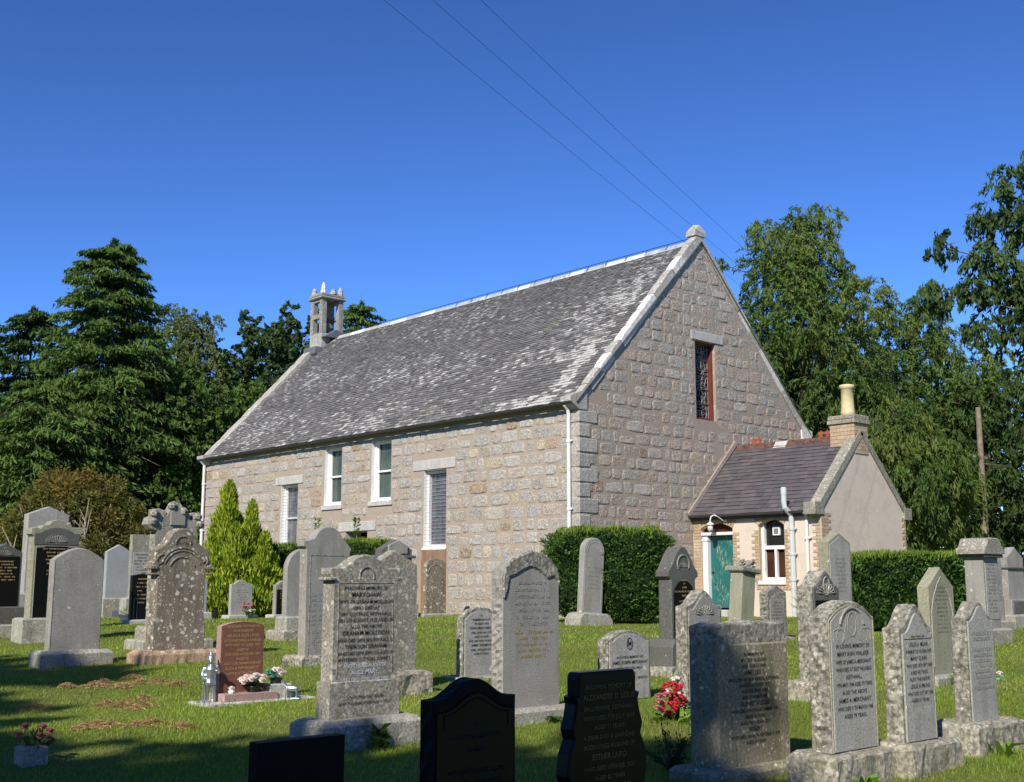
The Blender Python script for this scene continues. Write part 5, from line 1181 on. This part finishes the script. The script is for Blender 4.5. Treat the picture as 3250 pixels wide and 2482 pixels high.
# trees behind the photographer: their shade lies over the nearest stones
sh = np.array([sdir.x, sdir.y]); sh = sh/np.linalg.norm(sh); lt = np.array([sh[1], -sh[0]])
def behind(q, s=12.): return (CX+sh[0]*s+lt[0]*q, CY+sh[1]*s+lt[1]*q)
def shade_tree(label, q0, spec, n, h, tr=.3):
    x, y = behind(q0); g0 = float(gz(x, y)); cl = []
    for (q, hz, r) in spec: px, py = behind(q, 12+.9*math.sin(q*7+hz*3)); cl.append((px-x, py-y, hz-g0, r))
    broad_tree('lime_tree', label, x, y, h-g0, cl, n, .24, .20, MID, .3, tr, group='trees behind the photographer', shell=.1)
shade_tree('tall leafy tree behind the photographer shading the nearest stones', 4.8, [(2.55,15.0,.75),(2.32,15.35,.5),(2.25,14.6,.55),(2.35,13.8,.65),(2.4,12.9,.7),(2.7,13.9,.95),(3.4,14.2,.95),(4.5,13.65,1.0),(5.7,13.7,1.0),(6.3,13.3,.85),(2.8,12.8,1.05),(4.0,12.5,1.2),(5.3,12.3,1.2),(6.6,11.9,1.1),(3.0,11.6,1.2),(4.5,11.1,1.3),(6.0,10.7,1.3),(7.3,11.2,1.0),(3.3,10.3,1.2),(5.0,9.5,1.3),(7.1,13.35,.8),(7.7,12.9,.9),(8.4,12.8,.9),(6.8,12.6,1.0),(8.4,11,1.1),(9.2,12.9,1.0),(9.8,11.8,1.2),(8.8,13.9,.6)], 36000, 15.6)
cx_, cy_ = behind(6.2, 5.5); cg = float(gz(cx_, cy_)); cl = []
for i in range(26):      # added unseen canopy cutting foreground sky fill, its top under the same sunlight line
    s_ = random.uniform(2.8, 9.5); q_ = random.uniform(2.9, 10.5); r_ = random.uniform(.9, 1.3); hz = (13.4 if q_ < 7.2 else 12.6)-(12-s_)*.7536-r_*1.25-random.uniform(0,1.2); px, py = behind(q_, s_)
    if hz > 3.2: cl.append((px-cx_, py-cy_, hz-cg, r_))
broad_tree('lime_tree', 'added unseen canopy darkening the foreground beside the photographer', cx_, cy_, 8.0, cl, 14000, .34, .28, MID, .3, .25, group='trees behind the photographer', shell=.1)
shade_tree('taller leafy tree behind the photographer shading the far lawn', 12.4, [(8.9,14.75,.42),(9.7,14.55,.6),(10.6,14.3,.9),(10.6,17.0,.5),(11.3,16.9,.8),(12.2,16.8,1.0),(13.4,16.6,1.2),(12.3,15.0,1.1),(14.6,16.0,1.4),(11.4,13.4,1.2),(13.2,13.6,1.4),(12.2,12.0,1.5),(14.2,12.2,1.6),(11.0,12.0,1.0),(15.6,14.2,1.4),(10.6,15.95,.45)], 30000, 17.4)
for q_, h_, s_ in ((-3.2,12.0,13.5),(-7.5,12.6,13.),(-12.5,12.8,12.),(-18,13.2,9.),(18,14.5,12.),(23.5,14.5,10.),(-24,13.5,3.)):  # added unseen trees, kept low to block sky fill without visible shadows
    x, y = behind(q_, s_); g0 = float(gz(x, y)); h0 = h_-g0
    broad_tree('lime_tree', 'leafy tree in the wood at the photographer\'s back', x, y, h0, egg(16,0,0,2.2,h0-1.2,3.0,3.0,1.6,2.0,.4,int(q_*7)+300), 5200, .6, .5, MID, .3, .25, group='wood at the photographer\'s back', shell=.2)
# distant wood all round; the out-of-frame ring is added against horizon sky fill
lv = Leaves(); n = 13000; a = RNG.uniform(0, 2*math.pi, n); r = RNG.uniform(78, 100, n); zz = RNG.uniform(0,1,n)**.8*(14+2.5*np.sin(a*9)+1.5*np.sin(a*23)); P = np.stack([CX-22+r*np.cos(a), CY+24+r*np.sin(a), zz-.5], 1)
keep = np.hypot(P[:,0]-CX, P[:,1]-CY) > 34; P = P[keep]; lv.add(P, RNG.normal(size=P.shape), 1.9, 1.5, pick(DK+MID, len(P)))
tag(lv.build('distant_wood', 'leaf', None), 'distant dark green wood behind the churchyard, its unseen ring added against sky fill', 'woodland', kind='stuff')

# ------------------------------------------------------------------ clipped yews and hedges
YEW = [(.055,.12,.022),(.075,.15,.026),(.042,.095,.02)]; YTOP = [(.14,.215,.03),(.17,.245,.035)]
def hedge(name, label, x, y, w, d, h, rz, n, under=0., rnd=.35, group='clipped evergreen hedges', tall=()):
    g0 = float(gz(x, y)); t = thing(name, label, 'hedge', (x, y, g0), rz, group); lv = Leaves()
    def shape(u, v, q):   # u angle, v 0..1 height
        e = 4.5; c, s_ = np.cos(u), np.sin(u); k = (np.abs(c)**e+np.abs(s_)**e)**(-1/e)
        prof = np.where(v < .28, 1-under*(1-v/.28)**1.4, np.where(v > .86, 1-rnd*((v-.86)/.14)**2.2*.5, 1.)); bump_ = 1+.05*np.sin(u*5+v*7)+.04*np.sin(u*11-v*13)+.03*np.sin(u*19+v*5)
        return np.stack([w/2*c*k*prof*bump_*q, d/2*s_*k*prof*bump_*q, v*h*(1+.02*np.sin(u*3))], -1)
    # solid core, the hedge's inner shade put into its dark colour
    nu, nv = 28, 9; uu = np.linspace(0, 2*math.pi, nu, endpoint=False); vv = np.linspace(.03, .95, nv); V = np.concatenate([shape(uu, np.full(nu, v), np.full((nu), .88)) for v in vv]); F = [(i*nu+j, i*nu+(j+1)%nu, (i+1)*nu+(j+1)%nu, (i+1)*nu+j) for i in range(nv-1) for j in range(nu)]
    mb = MB(); mb.add([tuple(p) for p in V], F+[tuple(range((nv-1)*nu, nv*nu))], (.012,.026,.008)); mb.build('dark_core', 'needle', t, colored=True)
    m = int(n*.72); u = RNG.uniform(0, 2*math.pi, m); v = RNG.uniform(.02, .99, m); P = shape(u, v, RNG.uniform(.90, 1.05, m)); nrm = unit(P*[1/w**2, 1/d**2, 0]); k = RNG.uniform(0,1,m)
    lv.add(P, nrm*.7+RNG.normal(size=P.shape)*.55+np.array([0,0,.35]), .095, .030, pick(YEW, m)*(1+.35*np.sin(P[:,[0]]*9)*np.sin(P[:,[2]]*11)), .15, .35)
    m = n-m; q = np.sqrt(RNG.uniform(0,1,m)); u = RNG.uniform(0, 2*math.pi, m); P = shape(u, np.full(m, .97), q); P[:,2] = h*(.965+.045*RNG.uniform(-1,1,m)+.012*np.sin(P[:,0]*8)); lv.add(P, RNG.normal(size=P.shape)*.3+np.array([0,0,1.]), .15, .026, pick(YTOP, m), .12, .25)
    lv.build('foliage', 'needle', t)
    if under:
        mb = MB()
        for _ in range(7): a_ = RNG.uniform(0, 6.28); limb(mb, (RNG.uniform(-.3,.3),RNG.uniform(-.2,.2),-.1), (math.cos(a_)*w*.3, math.sin(a_)*d*.3, h*.3), .03, .012)
        mb.build('stem', 'bark', t)
    return t
def shoots(label, x, y, z, h, group='leafy shoots above the hedges', base=None):
    t = thing('sapling_shoot', label, 'plant', (x, y, z), 0, group); mb = MB(); mb.tube([(0,0,-.3),(.02,0,h*.5),(0,.02,h)], [.008,.006,.003], 5); mb.build('stem', 'bark_pale', t); lv = Leaves(); n = 60; s_ = RNG.uniform(.15,1,n); a = RNG.uniform(0,6.28,n)
    P = np.stack([np.cos(a)*.07, np.sin(a)*.07, s_*h], 1); lv.add(P, np.stack([np.cos(a), np.sin(a), np.full(n,.5)], 1), .13, .05, [(.17,.24,.05)]); lv.build('leaf_spray', 'leaf', t, 'stuff')
HZ = R(47.9)     # square to the view
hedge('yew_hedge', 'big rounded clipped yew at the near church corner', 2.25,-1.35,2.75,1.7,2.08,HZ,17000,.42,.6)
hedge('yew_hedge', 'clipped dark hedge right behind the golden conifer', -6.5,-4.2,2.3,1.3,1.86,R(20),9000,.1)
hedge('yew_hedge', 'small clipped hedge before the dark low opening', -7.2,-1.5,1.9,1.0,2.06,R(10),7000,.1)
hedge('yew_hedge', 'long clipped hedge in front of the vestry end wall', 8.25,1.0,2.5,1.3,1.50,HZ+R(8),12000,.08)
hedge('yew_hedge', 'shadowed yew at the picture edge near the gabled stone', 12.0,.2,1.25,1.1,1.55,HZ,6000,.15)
shoots('leafy shoot rising left over the small hedge', -8.0,-2.6,1.75,.75); shoots('leafy shoot rising in the middle of the small hedge', -7.2,-1.8,1.95,.55)
# golden conifer: several flame-like spires of upright sprays
t = thing('golden_conifer', 'bright yellow-green conifer with several spires before the church', 'tree', (-6.65,-5.91,float(gz(-6.65,-5.91)))); lv = Leaves()
GOLD = [(.22,.30,.025),(.30,.37,.032),(.14,.225,.022),(.36,.42,.04)]
for (s_, f_, hh, rr, nn) in ((-.22,0,3.42,.72,6500),(.40,.05,2.92,.52,3800),(-.55,.1,2.3,.58,3300),(.78,.15,2.1,.56,3500),(.1,.45,2.3,.7,3600),(1.0,.05,1.45,.5,2200),(-.75,.0,1.5,.5,2200),(.15,.3,2.1,.8,4200),(-.4,.3,1.7,.75,3000),(.62,.3,1.6,.75,3000)):
    c = rv*s_+fv*f_; u = RNG.uniform(0,1,nn)**.85; a = RNG.uniform(0,6.28,nn); prof = rr*np.minimum(1, (1-u)**.62*1.15)*np.minimum(1, .55+u*2.2)*(.8+.22*np.sin(u*26+a*2)+.16*np.sin(u*9-a*3)); q = RNG.uniform(.5,1.08,nn)*np.where(RNG.uniform(0,1,nn)<.06,1.28,1)
    P = np.stack([c[0]+np.cos(a)*prof*q, c[1]+np.sin(a)*prof*q, .06+u*hh], 1); A = np.stack([np.cos(a)*.42, np.sin(a)*.42, np.full(nn,1.)], 1)+RNG.normal(size=(nn,3))*.22
    lv.add(P, A, .17, .040, pick(GOLD, nn), .08, .25)
lv.build('foliage', 'needle', t); MB().tube([(-.15,-.15,-.2),(-.15,-.15,1.5),(-.15,-.15,3.1)], [.07,.05,.012], 7).build('trunk', 'bark', t)
for (s_, hh) in ((.42,2.6),(.78,1.8),(-.55,1.9)): c = rv*s_; MB().tube([(c[0]*.4,c[1]*.4,-.1),(c[0],c[1],hh*.5),(c[0],c[1],hh)], [.05,.035,.008], 6).build('stem', 'bark', t)

# ------------------------------------------------------------------ grass
def patch_dry(x, y): return np.sin(x*1.9+np.sin(y*1.3)*1.5)+np.sin(y*2.3+np.sin(x*.9)*1.7)+.8*np.sin(x*5.3+y*4.1)
def grass(D0, D1, dens, ln, wd):
    area = .5*.93*(D1**2-D0**2); n = int(area*dens); D = np.sqrt(RNG.uniform(D0**2, D1**2, n)); sx = RNG.uniform(-.465,.465,n)*D
    x = CX+VD[0]*D+.66986*sx; y = CY+VD[1]*D+.74249*sx; m = ~((x < .1) & (y > -.1)) & ~((x < VX+.1) & (y > VY0-.1)); x, y = x[m], y[m]; n = len(x); z = gz(x, y)
    a = RNG.uniform(0, 2*math.pi, n); lean = RNG.uniform(.1, .9, n); h_ = ln*RNG.uniform(.45, 1.25, n); h_ = h_*(1+.35*np.sin(x*2.1+y*1.1)*np.sin(y*1.7-x*.6)); b = np.stack([np.cos(a), np.sin(a), 0*a], 1); s_ = np.stack([-np.sin(a), np.cos(a), 0*a], 1)
    P = np.stack([x, y, z-.004], 1); w_ = (wd*RNG.uniform(.6,1.3,n))[:,None]; tip = P+b*(h_*lean)[:,None]; tip[:,2] += h_*np.sqrt(1-.6*lean**2)
    V = np.stack([P-s_*w_, P+s_*w_, tip], 1).reshape(-1, 3)
    dry = np.clip(patch_dry(x, y)*.24+RNG.normal(size=n)*.26-.05, 0, 1)[:,None]*.75; c = (1-dry)*pick([(.20,.285,.036),(.235,.325,.045),(.165,.245,.032),(.28,.345,.065)], n)+dry*pick([(.36,.31,.14),(.30,.28,.11),(.40,.33,.17)], n); c = c*RNG.uniform(.8,1.2,(n,1))*(1+.16*np.sin(x*.55+y*.35+1)*np.sin(y*.6-x*.25)+.10*np.sin(x*1.5-y*.8))[:,None]
    return V, np.repeat(c, 3, 0)
GV, GC = [], []
for (a, b, dn, l_, w_) in ((4.2,8,4200,.040,.0026),(8,13,2600,.038,.0036),(13,20,1000,.038,.0058),(20,33,300,.042,.010)): v_, c_ = grass(a, b, dn, l_, w_); GV.append(v_); GC.append(c_)
GV = np.concatenate(GV); GC = np.concatenate(GC)
tag(fast('grass', GV, np.arange(len(GV)).reshape(-1, 3), 'blade', None, GC), 'short mown grass of the churchyard lawn with dry tips', 'grass', kind='stuff')
# ------------------------------------------------------------------ pole, wires
def G(x, y): return float(gz(x, y))
px_, py_ = -.99, 23.5
t = thing('utility_pole', 'bare wooden utility pole with small yellow plate beyond the hedge', 'pole', (px_, py_, G(px_, py_)))
MB().tube([(0,0,-.4),(0,0,4),(.02,0,7.75)], [.15,.13,.10], 10).build('shaft', 'pole_wood', t); MB().box((.06,-.17,2.25),(.24,-.13,2.62), bev=.005).build('warning_plate', 'yellow_sign', t)
MB().box((-.05,-.5,5.72),(.05,.5,5.82)).build('crossarm', 'pole_wood', t)
for k_ in (-1,0,1): MB().lathe([(.02,0),(.035,.02),(.03,.06),(.036,.09),(.01,.12)], (0,k_*.42,5.82), 8).build('insulator', 'black_plastic', t)
for k_, lb in ((-1,'leftmost overhead wire crossing the gable apex'),(0,'middle overhead wire from the pole'),(1,'rightmost overhead wire, nearest the big willow')):
    a = Vector((px_, py_+k_*.42, G(px_, py_)+5.92)); b = Vector((11.35, -15.05, 7.5))+Vector((.62,.74,.1))*k_*.55; pts = []
    for i in range(17):
        u = i/16; p = a.lerp(b, u); p.z -= .35*4*u*(1-u); pts.append(p)
    tag(MB().tube(pts, .0024, 5).build('overhead_wire', 'cable', None), lb, 'wire', 'overhead wires')

# ------------------------------------------------------------------ small things on and around the graves
def rose(parent, c, r, mat, n=16, name='rose'):
    mb = MB(); c = Vector(c)
    for i in range(n):
        u = (i+.5)/n; th = i*2.4; rr = r*(.25+.8*u); z = r*(.75-.9*u*u); a = Vector((math.cos(th), math.sin(th), 0)); b = Vector((-a.y, a.x, 0)); w_ = r*(.35+.35*u)
        p = c+a*rr*.55+Vector((0,0,z*.4)); q = p+a*r*.32*u+Vector((0,0,r*(.45-.25*u)))
        mb.add([p-b*w_*.6, p+b*w_*.6, q+b*w_+Vector((0,0,-.1*r)), q+a*r*.12, q-b*w_+Vector((0,0,-.1*r))], [(0,1,2,3,4)])
    mb.lathe([(.01*r,-.5*r),(.5*r,-.35*r),(.6*r,0),(.35*r,.3*r)], tuple(c), 7); return mb.build(name, mat, parent)
def bowl(parent, c, r, h, mat, name='bowl'): return MB().lathe([(r*.75,0),(r*.8,.01),(r*.72,.3*h),(r*.95,.85*h),(r,h),(r*.9,h),(r*.6,.4*h)], c, 14).build(name, mat, parent, smooth=True)
def sprig(parent, c, r, n, cols, ln=.07, wd=.04, name='leaf_spray', up=.5):
    lv = Leaves(); P, d = ball(n, c, (r,r,r*.7), .4); lv.add(P, d+np.array([0,0,up])+RNG.normal(size=d.shape)*.3, ln, wd, pick(cols, n)); return lv.build(name, 'leaf', parent, 'stuff')
GRN = [(.10,.20,.03),(.14,.26,.04),(.07,.15,.03)]
def flowers(name, label, x, y, z, build, cat='flowers', group='flowers left at the graves'):
    t = thing(name, label, cat, (x, y, z), 0, group); build(t); return t
zr = G(9.37,-14.66)
def b1(t):
    bowl(t, (0,0,0), .085, .06, 'black_plastic')
    for i in range(11): a = i*2.4; k_ = .035+.075*(i/11)**.6; rose(t, (math.cos(a)*k_*.9, math.sin(a)*k_*1.5, .10+.06*(1-(i/11))), .052, 'rose_white')
    sprig(t, (0,0,.10), .10, 26, [(.05,.14,.08)], .06, .03)
flowers('rose_bowl', 'black bowl of cream roses on the red gravestone base', 9.51,-14.56, zr+.097, b1)
def b2(t): rose(t, (0,0,.045), .042, 'rose_white'); MB().lathe([(.03,0),(.035,.02),(.02,.04)], (0,0,0), 8).build('holder', 'petal_white', t)
flowers('single_rose', 'single cream rose low on the red gravestone base', 9.53,-14.83, zr+.097, b2)
tag(MB().box((9.36,-14.40,zr-.05),(9.58,-14.14,zr+.165), bev=.008).build('memorial_block', 'concrete', None), 'pale stone block beside the red gravestone carrying flowers', 'stone block')
def b3(t):
    bowl(t, (0,0,0), .075, .055, 'black_plastic')
    for i in range(7): a = i*2.4; rose(t, (math.cos(a)*.05, .03+math.sin(a)*.05, .10+.02*(i%3)), .046, 'rose_white')
    for i in range(6): a = i*2.4; rose(t, (.02+math.cos(a)*.035, -.07+math.sin(a)*.04, .08+.02*(i%3)), .036, 'petal_teal', name='teal_flower')
flowers('flower_bowl', 'black bowl of teal and blush flowers on the pale block', 9.47,-14.27, zr+.167, b3)
def remesh(mb, name, mat, parent, vox):
    o = mb.build(name, mat, None); m_ = o.modifiers.new('r', 'REMESH'); m_.mode = 'VOXEL'; m_.voxel_size = vox; m_.use_smooth_shade = True
    dg = bpy.context.evaluated_depsgraph_get(); me = bpy.data.meshes.new_from_object(o.evaluated_get(dg)); me.name = name; me.materials.clear(); me.materials.append(M[mat]); bpy.data.objects.remove(o)
    n_ = bpy.data.objects.new(name, me); return link(n_, parent)
t = thing('silver_statue', 'small silver painted figure standing against the red gravestone edge', 'statue', (9.44,-15.03,G(9.44,-15.03)), R(60))
mb = MB()
for s_ in (-1,1): mb.tube([(s_*.035,-.03,.02),(s_*.035,0,.03),(s_*.036,.005,.12),(s_*.03,0,.22),(s_*.022,0,.26)], [.022,.026,.027,.034,.036], 8)
mb.tube([(0,0,.22),(0,.0,.28),(.005,-.005,.36),(0,-.005,.395)], [.055,.058,.062,.04], 10); mb.tube([(0,0,.21),(0,0,.27)], [.068,.055], 10)
mb.tube([(0,-.005,.39),(0,-.01,.42),(0,-.012,.445),(0,-.008,.475),(.0,0,.50),(-.005,.005,.54)], [.022,.030,.036,.032,.022,.008], 9)
mb.tube([(.055,0,.375),(.085,-.03,.32),(.075,-.07,.37),(.07,-.08,.40)], [.025,.02,.016,.018], 7); mb.tube([(-.055,0,.375),(-.08,-.01,.31),(-.065,-.05,.25)], [.025,.02,.016], 7)
mb.tube([(-.065,-.06,.0),(-.065,-.055,.32)], .008, 6); mb.tube([(0,-.045,.43),(0,-.055,.425)], [.01,.006], 6)
remesh(mb, 'figure', 'silver_paint', t, .008); MB().lathe([(.085,-.08),(.085,.012),(.07,.02)], (0,-.01,0), 12).build('pedestal', 'silver_paint', t)
t = thing('animal_figurine', 'little silver lamb figurine beside the pale block', 'figurine', (9.62,-14.16,zr+.012), R(45))
mb = MB(); mb.tube([(-.06,0,.10),(-.03,0,.105),(.03,0,.102),(.065,0,.10)], [.025,.034,.035,.028], 9); mb.tube([(-.06,0,.115),(-.085,0,.15),(-.09,0,.17)], [.024,.02,.022], 8); mb.tube([(-.085,0,.168),(-.115,0,.155)], [.022,.013], 7)
for (a,b) in ((-.05,-.018),(-.05,.018),(.052,-.018),(.052,.018)): mb.tube([(a,b,.095),(a+.006,b,.05),(a,b,.0)], [.014,.010,.010], 6)
mb.tube([(.07,0,.11),(.085,0,.07)], [.008,.006], 5); mb.tube([(-.083,.02,.18),(-.078,.04,.185)], [.008,.004], 5); mb.tube([(-.083,-.02,.18),(-.078,-.04,.185)], [.008,.004], 5); mb.box((-.09,-.045,-.01),(.095,.045,.006)); remesh(mb, 'figure', 'silver_paint', t, .006)
sx_ = thing('garden_star', 'small grey star on a stick behind the flower bowl', 'ornament', (9.30,-14.05,G(9.3,-14.05))); mb = MB(); mb.prism([(.012*0, (.05 if i%2==0 else .022)*math.sin(i*math.pi/5), .36+(.05 if i%2==0 else .022)*math.cos(i*math.pi/5)) for i in range(10)], (.008,0,0)); mb.build('star', 'lead_line', sx_); MB().tube([(0,0,-.05),(0,0,.33)], .004, 5).build('stick', 'lead_line', sx_)
# shaded vase with faded flowers
def b4(t):
    MB().box((-.11,-.11,-.05),(.11,.11,.16), bev=.015).build('stone_vase', 'plinth_stone', t); sprig(t, (0,.05,.2), .13, 70, [(.05,.10,.04)], .08, .03)
    for (a,b,c,r_) in ((.0,-.07,.33,.05),(-.02,-.11,.26,.045),(.02,.06,.24,.055),(.04,.12,.22,.05),(.0,.16,.27,.045),(-.02,.1,.31,.045),(.03,.17,.19,.045)): rose(t, (a,b,c), r_, 'rose_faded')
    MB().tube([(0,-.05,.15),(0,-.07,.3)], .006, 5).build('stalk', 'bark', t)
flowers('flower_vase', 'square stone vase of faded pink flowers in the foreground shade', 11.50,-17.59, G(11.5,-17.59), b4).scale = (.85,.85,.85)
# red bouquet
def b5(t):
    bowl(t, (0,0,0), .12, .12, 'black_plastic', 'basket')
    for (a,b,c) in ((.05,-.03,.19),(.06,-.13,.13),(.0,-.05,.31),(-.02,.10,.30)):
        mb = MB()
        for i in range(70):
            d = rdir(1)[0]; p = np.array([a,b,c])+d*[.06,.07,.06]; mb.lathe([(.004,-.010),(.012,0),(.008,.008),(.002,.011)], tuple(p), 5)
        mb.build('red_pompom', 'petal_red', t, kind='stuff')
    for (a,b,c) in ((.06,-.24,.20),(.07,-.27,.14),(.05,-.20,.17),(.04,-.22,.25),(.03,-.14,.25),(.06,-.19,.10)): rose(t, (a,b,c), .042, 'rose_pink')
    for (a,b,c) in ((-.03,.09,.41),(-.02,.05,.40),(-.03,.01,.39),(.0,.04,.26),(.04,.04,.22),(.07,.03,.12),(.02,-.10,.29)): rose(t, (a,b,c), .035, 'petal_white', 10, 'white_flower')
    sprig(t, (.08,-.10,.04), .20, 90, [(.20,.32,.03),(.14,.26,.03)], .075, .055); sprig(t, (0,0,.14), .14, 50, [(.02,.05,.03)], .09, .035)
flowers('bouquet', 'bright red, pink and white bouquet left of the arched stone', 13.22,-12.10, G(13.22,-12.10), b5).scale = (1.2,1.35,.95)
def b6(t):
    for i in range(9): a = i*2.4; rose(t, (math.cos(a)*.10, math.sin(a)*.14, .10+.08*(i%3)), .06, 'rose_pink' if i%3 else 'petal_white')
    bowl(t, (0,0,0), .09, .08, 'black_plastic'); sprig(t, (0,0,.10), .16, 30, GRN, .08, .04)
flowers('posy', 'pink posy at the small pale stone by the conifer', -5.0,-6.42, G(-5,-6.42)+.085, b6)
flowers('posy', 'small coral pink posy at the little black stone', -4.75,-5.28, G(-4.75,-5.28)+.09, lambda t: [rose(t, (0,i*.07-.05,.10+.04*(i%2)), .06, 'rose_pink') for i in range(3)]+[bowl(t, (0,0,0), .06, .06, 'black_plastic')])
# vases and pots
t = thing('grave_vase', 'tilted black cylinder vase beside the narrow pale slab', 'vase', (-5.55,-7.0,G(-5.55,-7.0)), 0, None, (R(6),R(5))); MB().lathe([(.055,-.03),(.06,0),(.06,.26),(.075,.28),(.06,.28),(.05,.1)], (0,0,0), 12).build('vase', 'black_plastic', t)
t = thing('flower_bowl', 'blue-black plastic bowl of dry grasses by the brown stone', 'planter', (-5.28,-9.38,G(-5.28,-9.38))); bowl(t, (0,0,0), .20, .16, 'blue_plastic'); sprig(t, (0,0,.2), .16, 60, [(.36,.32,.18),(.25,.24,.12)], .14, .02, up=1.5)
t = thing('plant_trough', 'blue-grey rectangular trough on the far lawn', 'planter', (-8.30,-8.33,G(-8.3,-8.33)), R(30)); MB().box((-.22,-.1,0),(.22,.1,.15), bev=.012).build('trough', 'blue_plastic', t); MB().box((-.2,-.08,.13),(.2,.08,.152)).build('soil_fill', 'soil', t)
t = thing('plant_pot', 'small terracotta pot with white rim between the end plinths', 'plant pot', (16.04,-12.14,G(16.04,-12.14))); MB().lathe([(.032,-.02),(.04,.06),(.043,.065)], (0,0,0), 12).build('pot', 'terracotta_pot', t); MB().lathe([(.044,.062),(.046,.085),(.036,.085)], (0,0,0), 12).build('rim', 'petal_white', t); sprig(t, (0,0,.12), .035, 26, GRN, .05, .025, up=1.2)
t = thing('grave_lantern', 'round grey metal lid in shade before the broad streaked stone', 'grave lantern', (15.72,-13.72,G(15.72,-13.72))); MB().lathe([(.07,-.03),(.072,.03),(.09,.035),(.092,.05),(.075,.065),(.06,.07),(.055,.085),(.02,.09)], (0,0,0), 18).build('lantern', 'zinc', t, smooth=True)
t = thing('posy_bud', 'pale pink bud lying on the grass beside the slim stone', 'flowers', (13.8,-6.63,G(13.8,-6.63)), 0, 'flowers left at the graves'); rose(t, (0,0,.09), .05, 'rose_white'); sprig(t, (0,0,.04), .05, 12, [(.3,.5,.4)], .06, .03)
# weeds and plants
def rosette(label, x, y, n, ln, wd, cols, h=.0, name='weed', up=.8, group='weeds by the plinths'):
    t = thing(name, label, 'plant', (x, y, G(x, y)), 0, group); lv = Leaves(); a = RNG.uniform(0,6.28,n); e = RNG.uniform(.3,1.2,n)*up; d = unit(np.stack([np.cos(a), np.sin(a), e], 1)); k_ = RNG.uniform(.4,1.,n)[:,None]
    lv.add(d*ln*.5*k_+np.array([0,0,h])*RNG.uniform(0,1,(n,1)), d, ln*.9, wd, pick(cols, n), .25); lv.build('leaf_spray', 'leaf', t, 'stuff'); return t
rosette('dark leafy weed against the broad plinth of the shouldered stone', 12.72,-15.22, 46, .13, .035, [(.04,.09,.025),(.08,.14,.03)], .16)
t = thing('dock_plant', 'bright dock leaves growing at the slim end stone', 'plant', (16.29,-11.78,G(16.29,-11.78)), 0, 'weeds by the plinths')
for a_, e_ in ((.4,.7),(1.6,.9),(2.9,.6),(4.1,.8),(5.3,.5)):
    lv = Leaves(); d = unit(np.array([[math.cos(a_), math.sin(a_), e_]])); lv.add(d*.10, d, .23, .085, [(.18,.30,.05)], .3); lv.build('leaf', 'leaf', t)
rosette('low green weed before the cartouche stone plinth', 16.25,-13.72, 40, .13, .06, GRN, .05)
rosette('clover mat along the plinth of the rough-topped stone', 12.72,-13.25, 160, .09, .045, [(.05,.12,.03),(.08,.16,.035)], .03, up=.5)
rosette('ferny weed at the pointed green stone base', 13.75,-7.44, 60, .2, .05, GRN, .10)
rosette('dry grass tuft beside the broad plinth', 12.85,-14.75, 60, .26, .010, [(.30,.28,.12),(.20,.24,.07)], 0, 'grass_tuft', 1.6)
rosette('tall dry weed against the vestry wall by the downpipe', 3.75,4.1, 90, .5, .03, [(.30,.27,.14),(.18,.22,.07)], .55, 'weed', 1.6)
rosette('green weeds at the foot of the dark ogee stone', 10.95,-8.75, 60, .14, .05, GRN, .03)
t = thing('heather_bush', 'dark twiggy bush in the shade beside the scrolled black stone', 'plant', (14.82,-14.07,G(14.82,-14.07)), 0, 'weeds by the plinths'); mb = MB(); lv = Leaves()
for i in range(26): d = rdir(1)[0]; d[2] = abs(d[2])+.5; e = Vector(d)*RNG.uniform(.12,.24); mb.tube([(0,0,-.02), tuple(e*.5+Vector((0,0,.02))), tuple(e)], [.006,.004,.002], 4); P = np.array(e)[None]*RNG.uniform(.5,1.1,(26,1))+RNG.normal(size=(26,3))*.012; lv.add(P, np.tile(np.array(e), (26,1))+RNG.normal(size=(26,3))*.1, .03, .012, [(.06,.08,.03)])
mb.build('twig', 'bark', t, kind='stuff'); lv.build('leaf_spray', 'leaf', t, 'stuff')
# long grass at kerbs and stone feet
lv = Leaves()
for o in [o for o in COL.objects if o.parent is None and o.get('category') == 'gravestone' and o.location.x > 1]:
    n = 150; x = o.location.x+RNG.uniform(-.42,.42,n); y = o.location.y+RNG.uniform(-.62,.62,n); m = (np.abs(x-o.location.x) > .20)|(np.abs(y-o.location.y) > .42); x, y = x[m], y[m]; n = len(x)
    A = np.stack([RNG.normal(size=n)*.35, RNG.normal(size=n)*.35, np.ones(n)], 1); h_ = RNG.uniform(.04,.13,n); P = np.stack([x, y, gz(x, y)+h_*.4], 1); lv.add(P, A, h_, .007, pick([(.11,.18,.03),(.20,.21,.08),(.14,.21,.04)], n))
tag(lv.build('long_grass', 'blade', None), 'longer uncut grass around the feet of the gravestones', 'grass', kind='stuff')
# heaps of dry mowings
lv = Leaves(); CLW = [(7.07,-15.59),(7.08,-15.26),(6.94,-15.09),(7.34,-15.05),(7.02,-14.66),(7.01,-14.41),(8.51,-15.34),(8.64,-15.78),(8.83,-15.7),(9.08,-15.6),(10.22,-16.66),(10.16,-16.4),(10.29,-16.2),(10.26,-16.04),(10.62,-15.92),(8.33,-16.39),(7.41,-14.38),(6.51,-14.54),(10.09,-16.48)]
for (x, y) in CLW:
    n = 340; k_ = RNG.uniform(.5,1.15); dx = RNG.normal(size=n)*.055*k_; dy = RNG.normal(size=n)*.085*k_; z = gz(x+dx, y+dy)+.008+.06*np.exp(-(dx/.07)**2-(dy/.11)**2)*RNG.uniform(.2,1,n); lv.add(np.stack([x+dx, y+dy, z], 1), RNG.normal(size=(n,3))*[1,1,.35], .055, .008, pick([(.42,.28,.15),(.34,.23,.12),(.48,.34,.19)], n))
tag(lv.build('dry_mowings', 'blade', None), 'scattered brown heaps of dry mown grass on the lawn', 'grass clippings', kind='stuff')
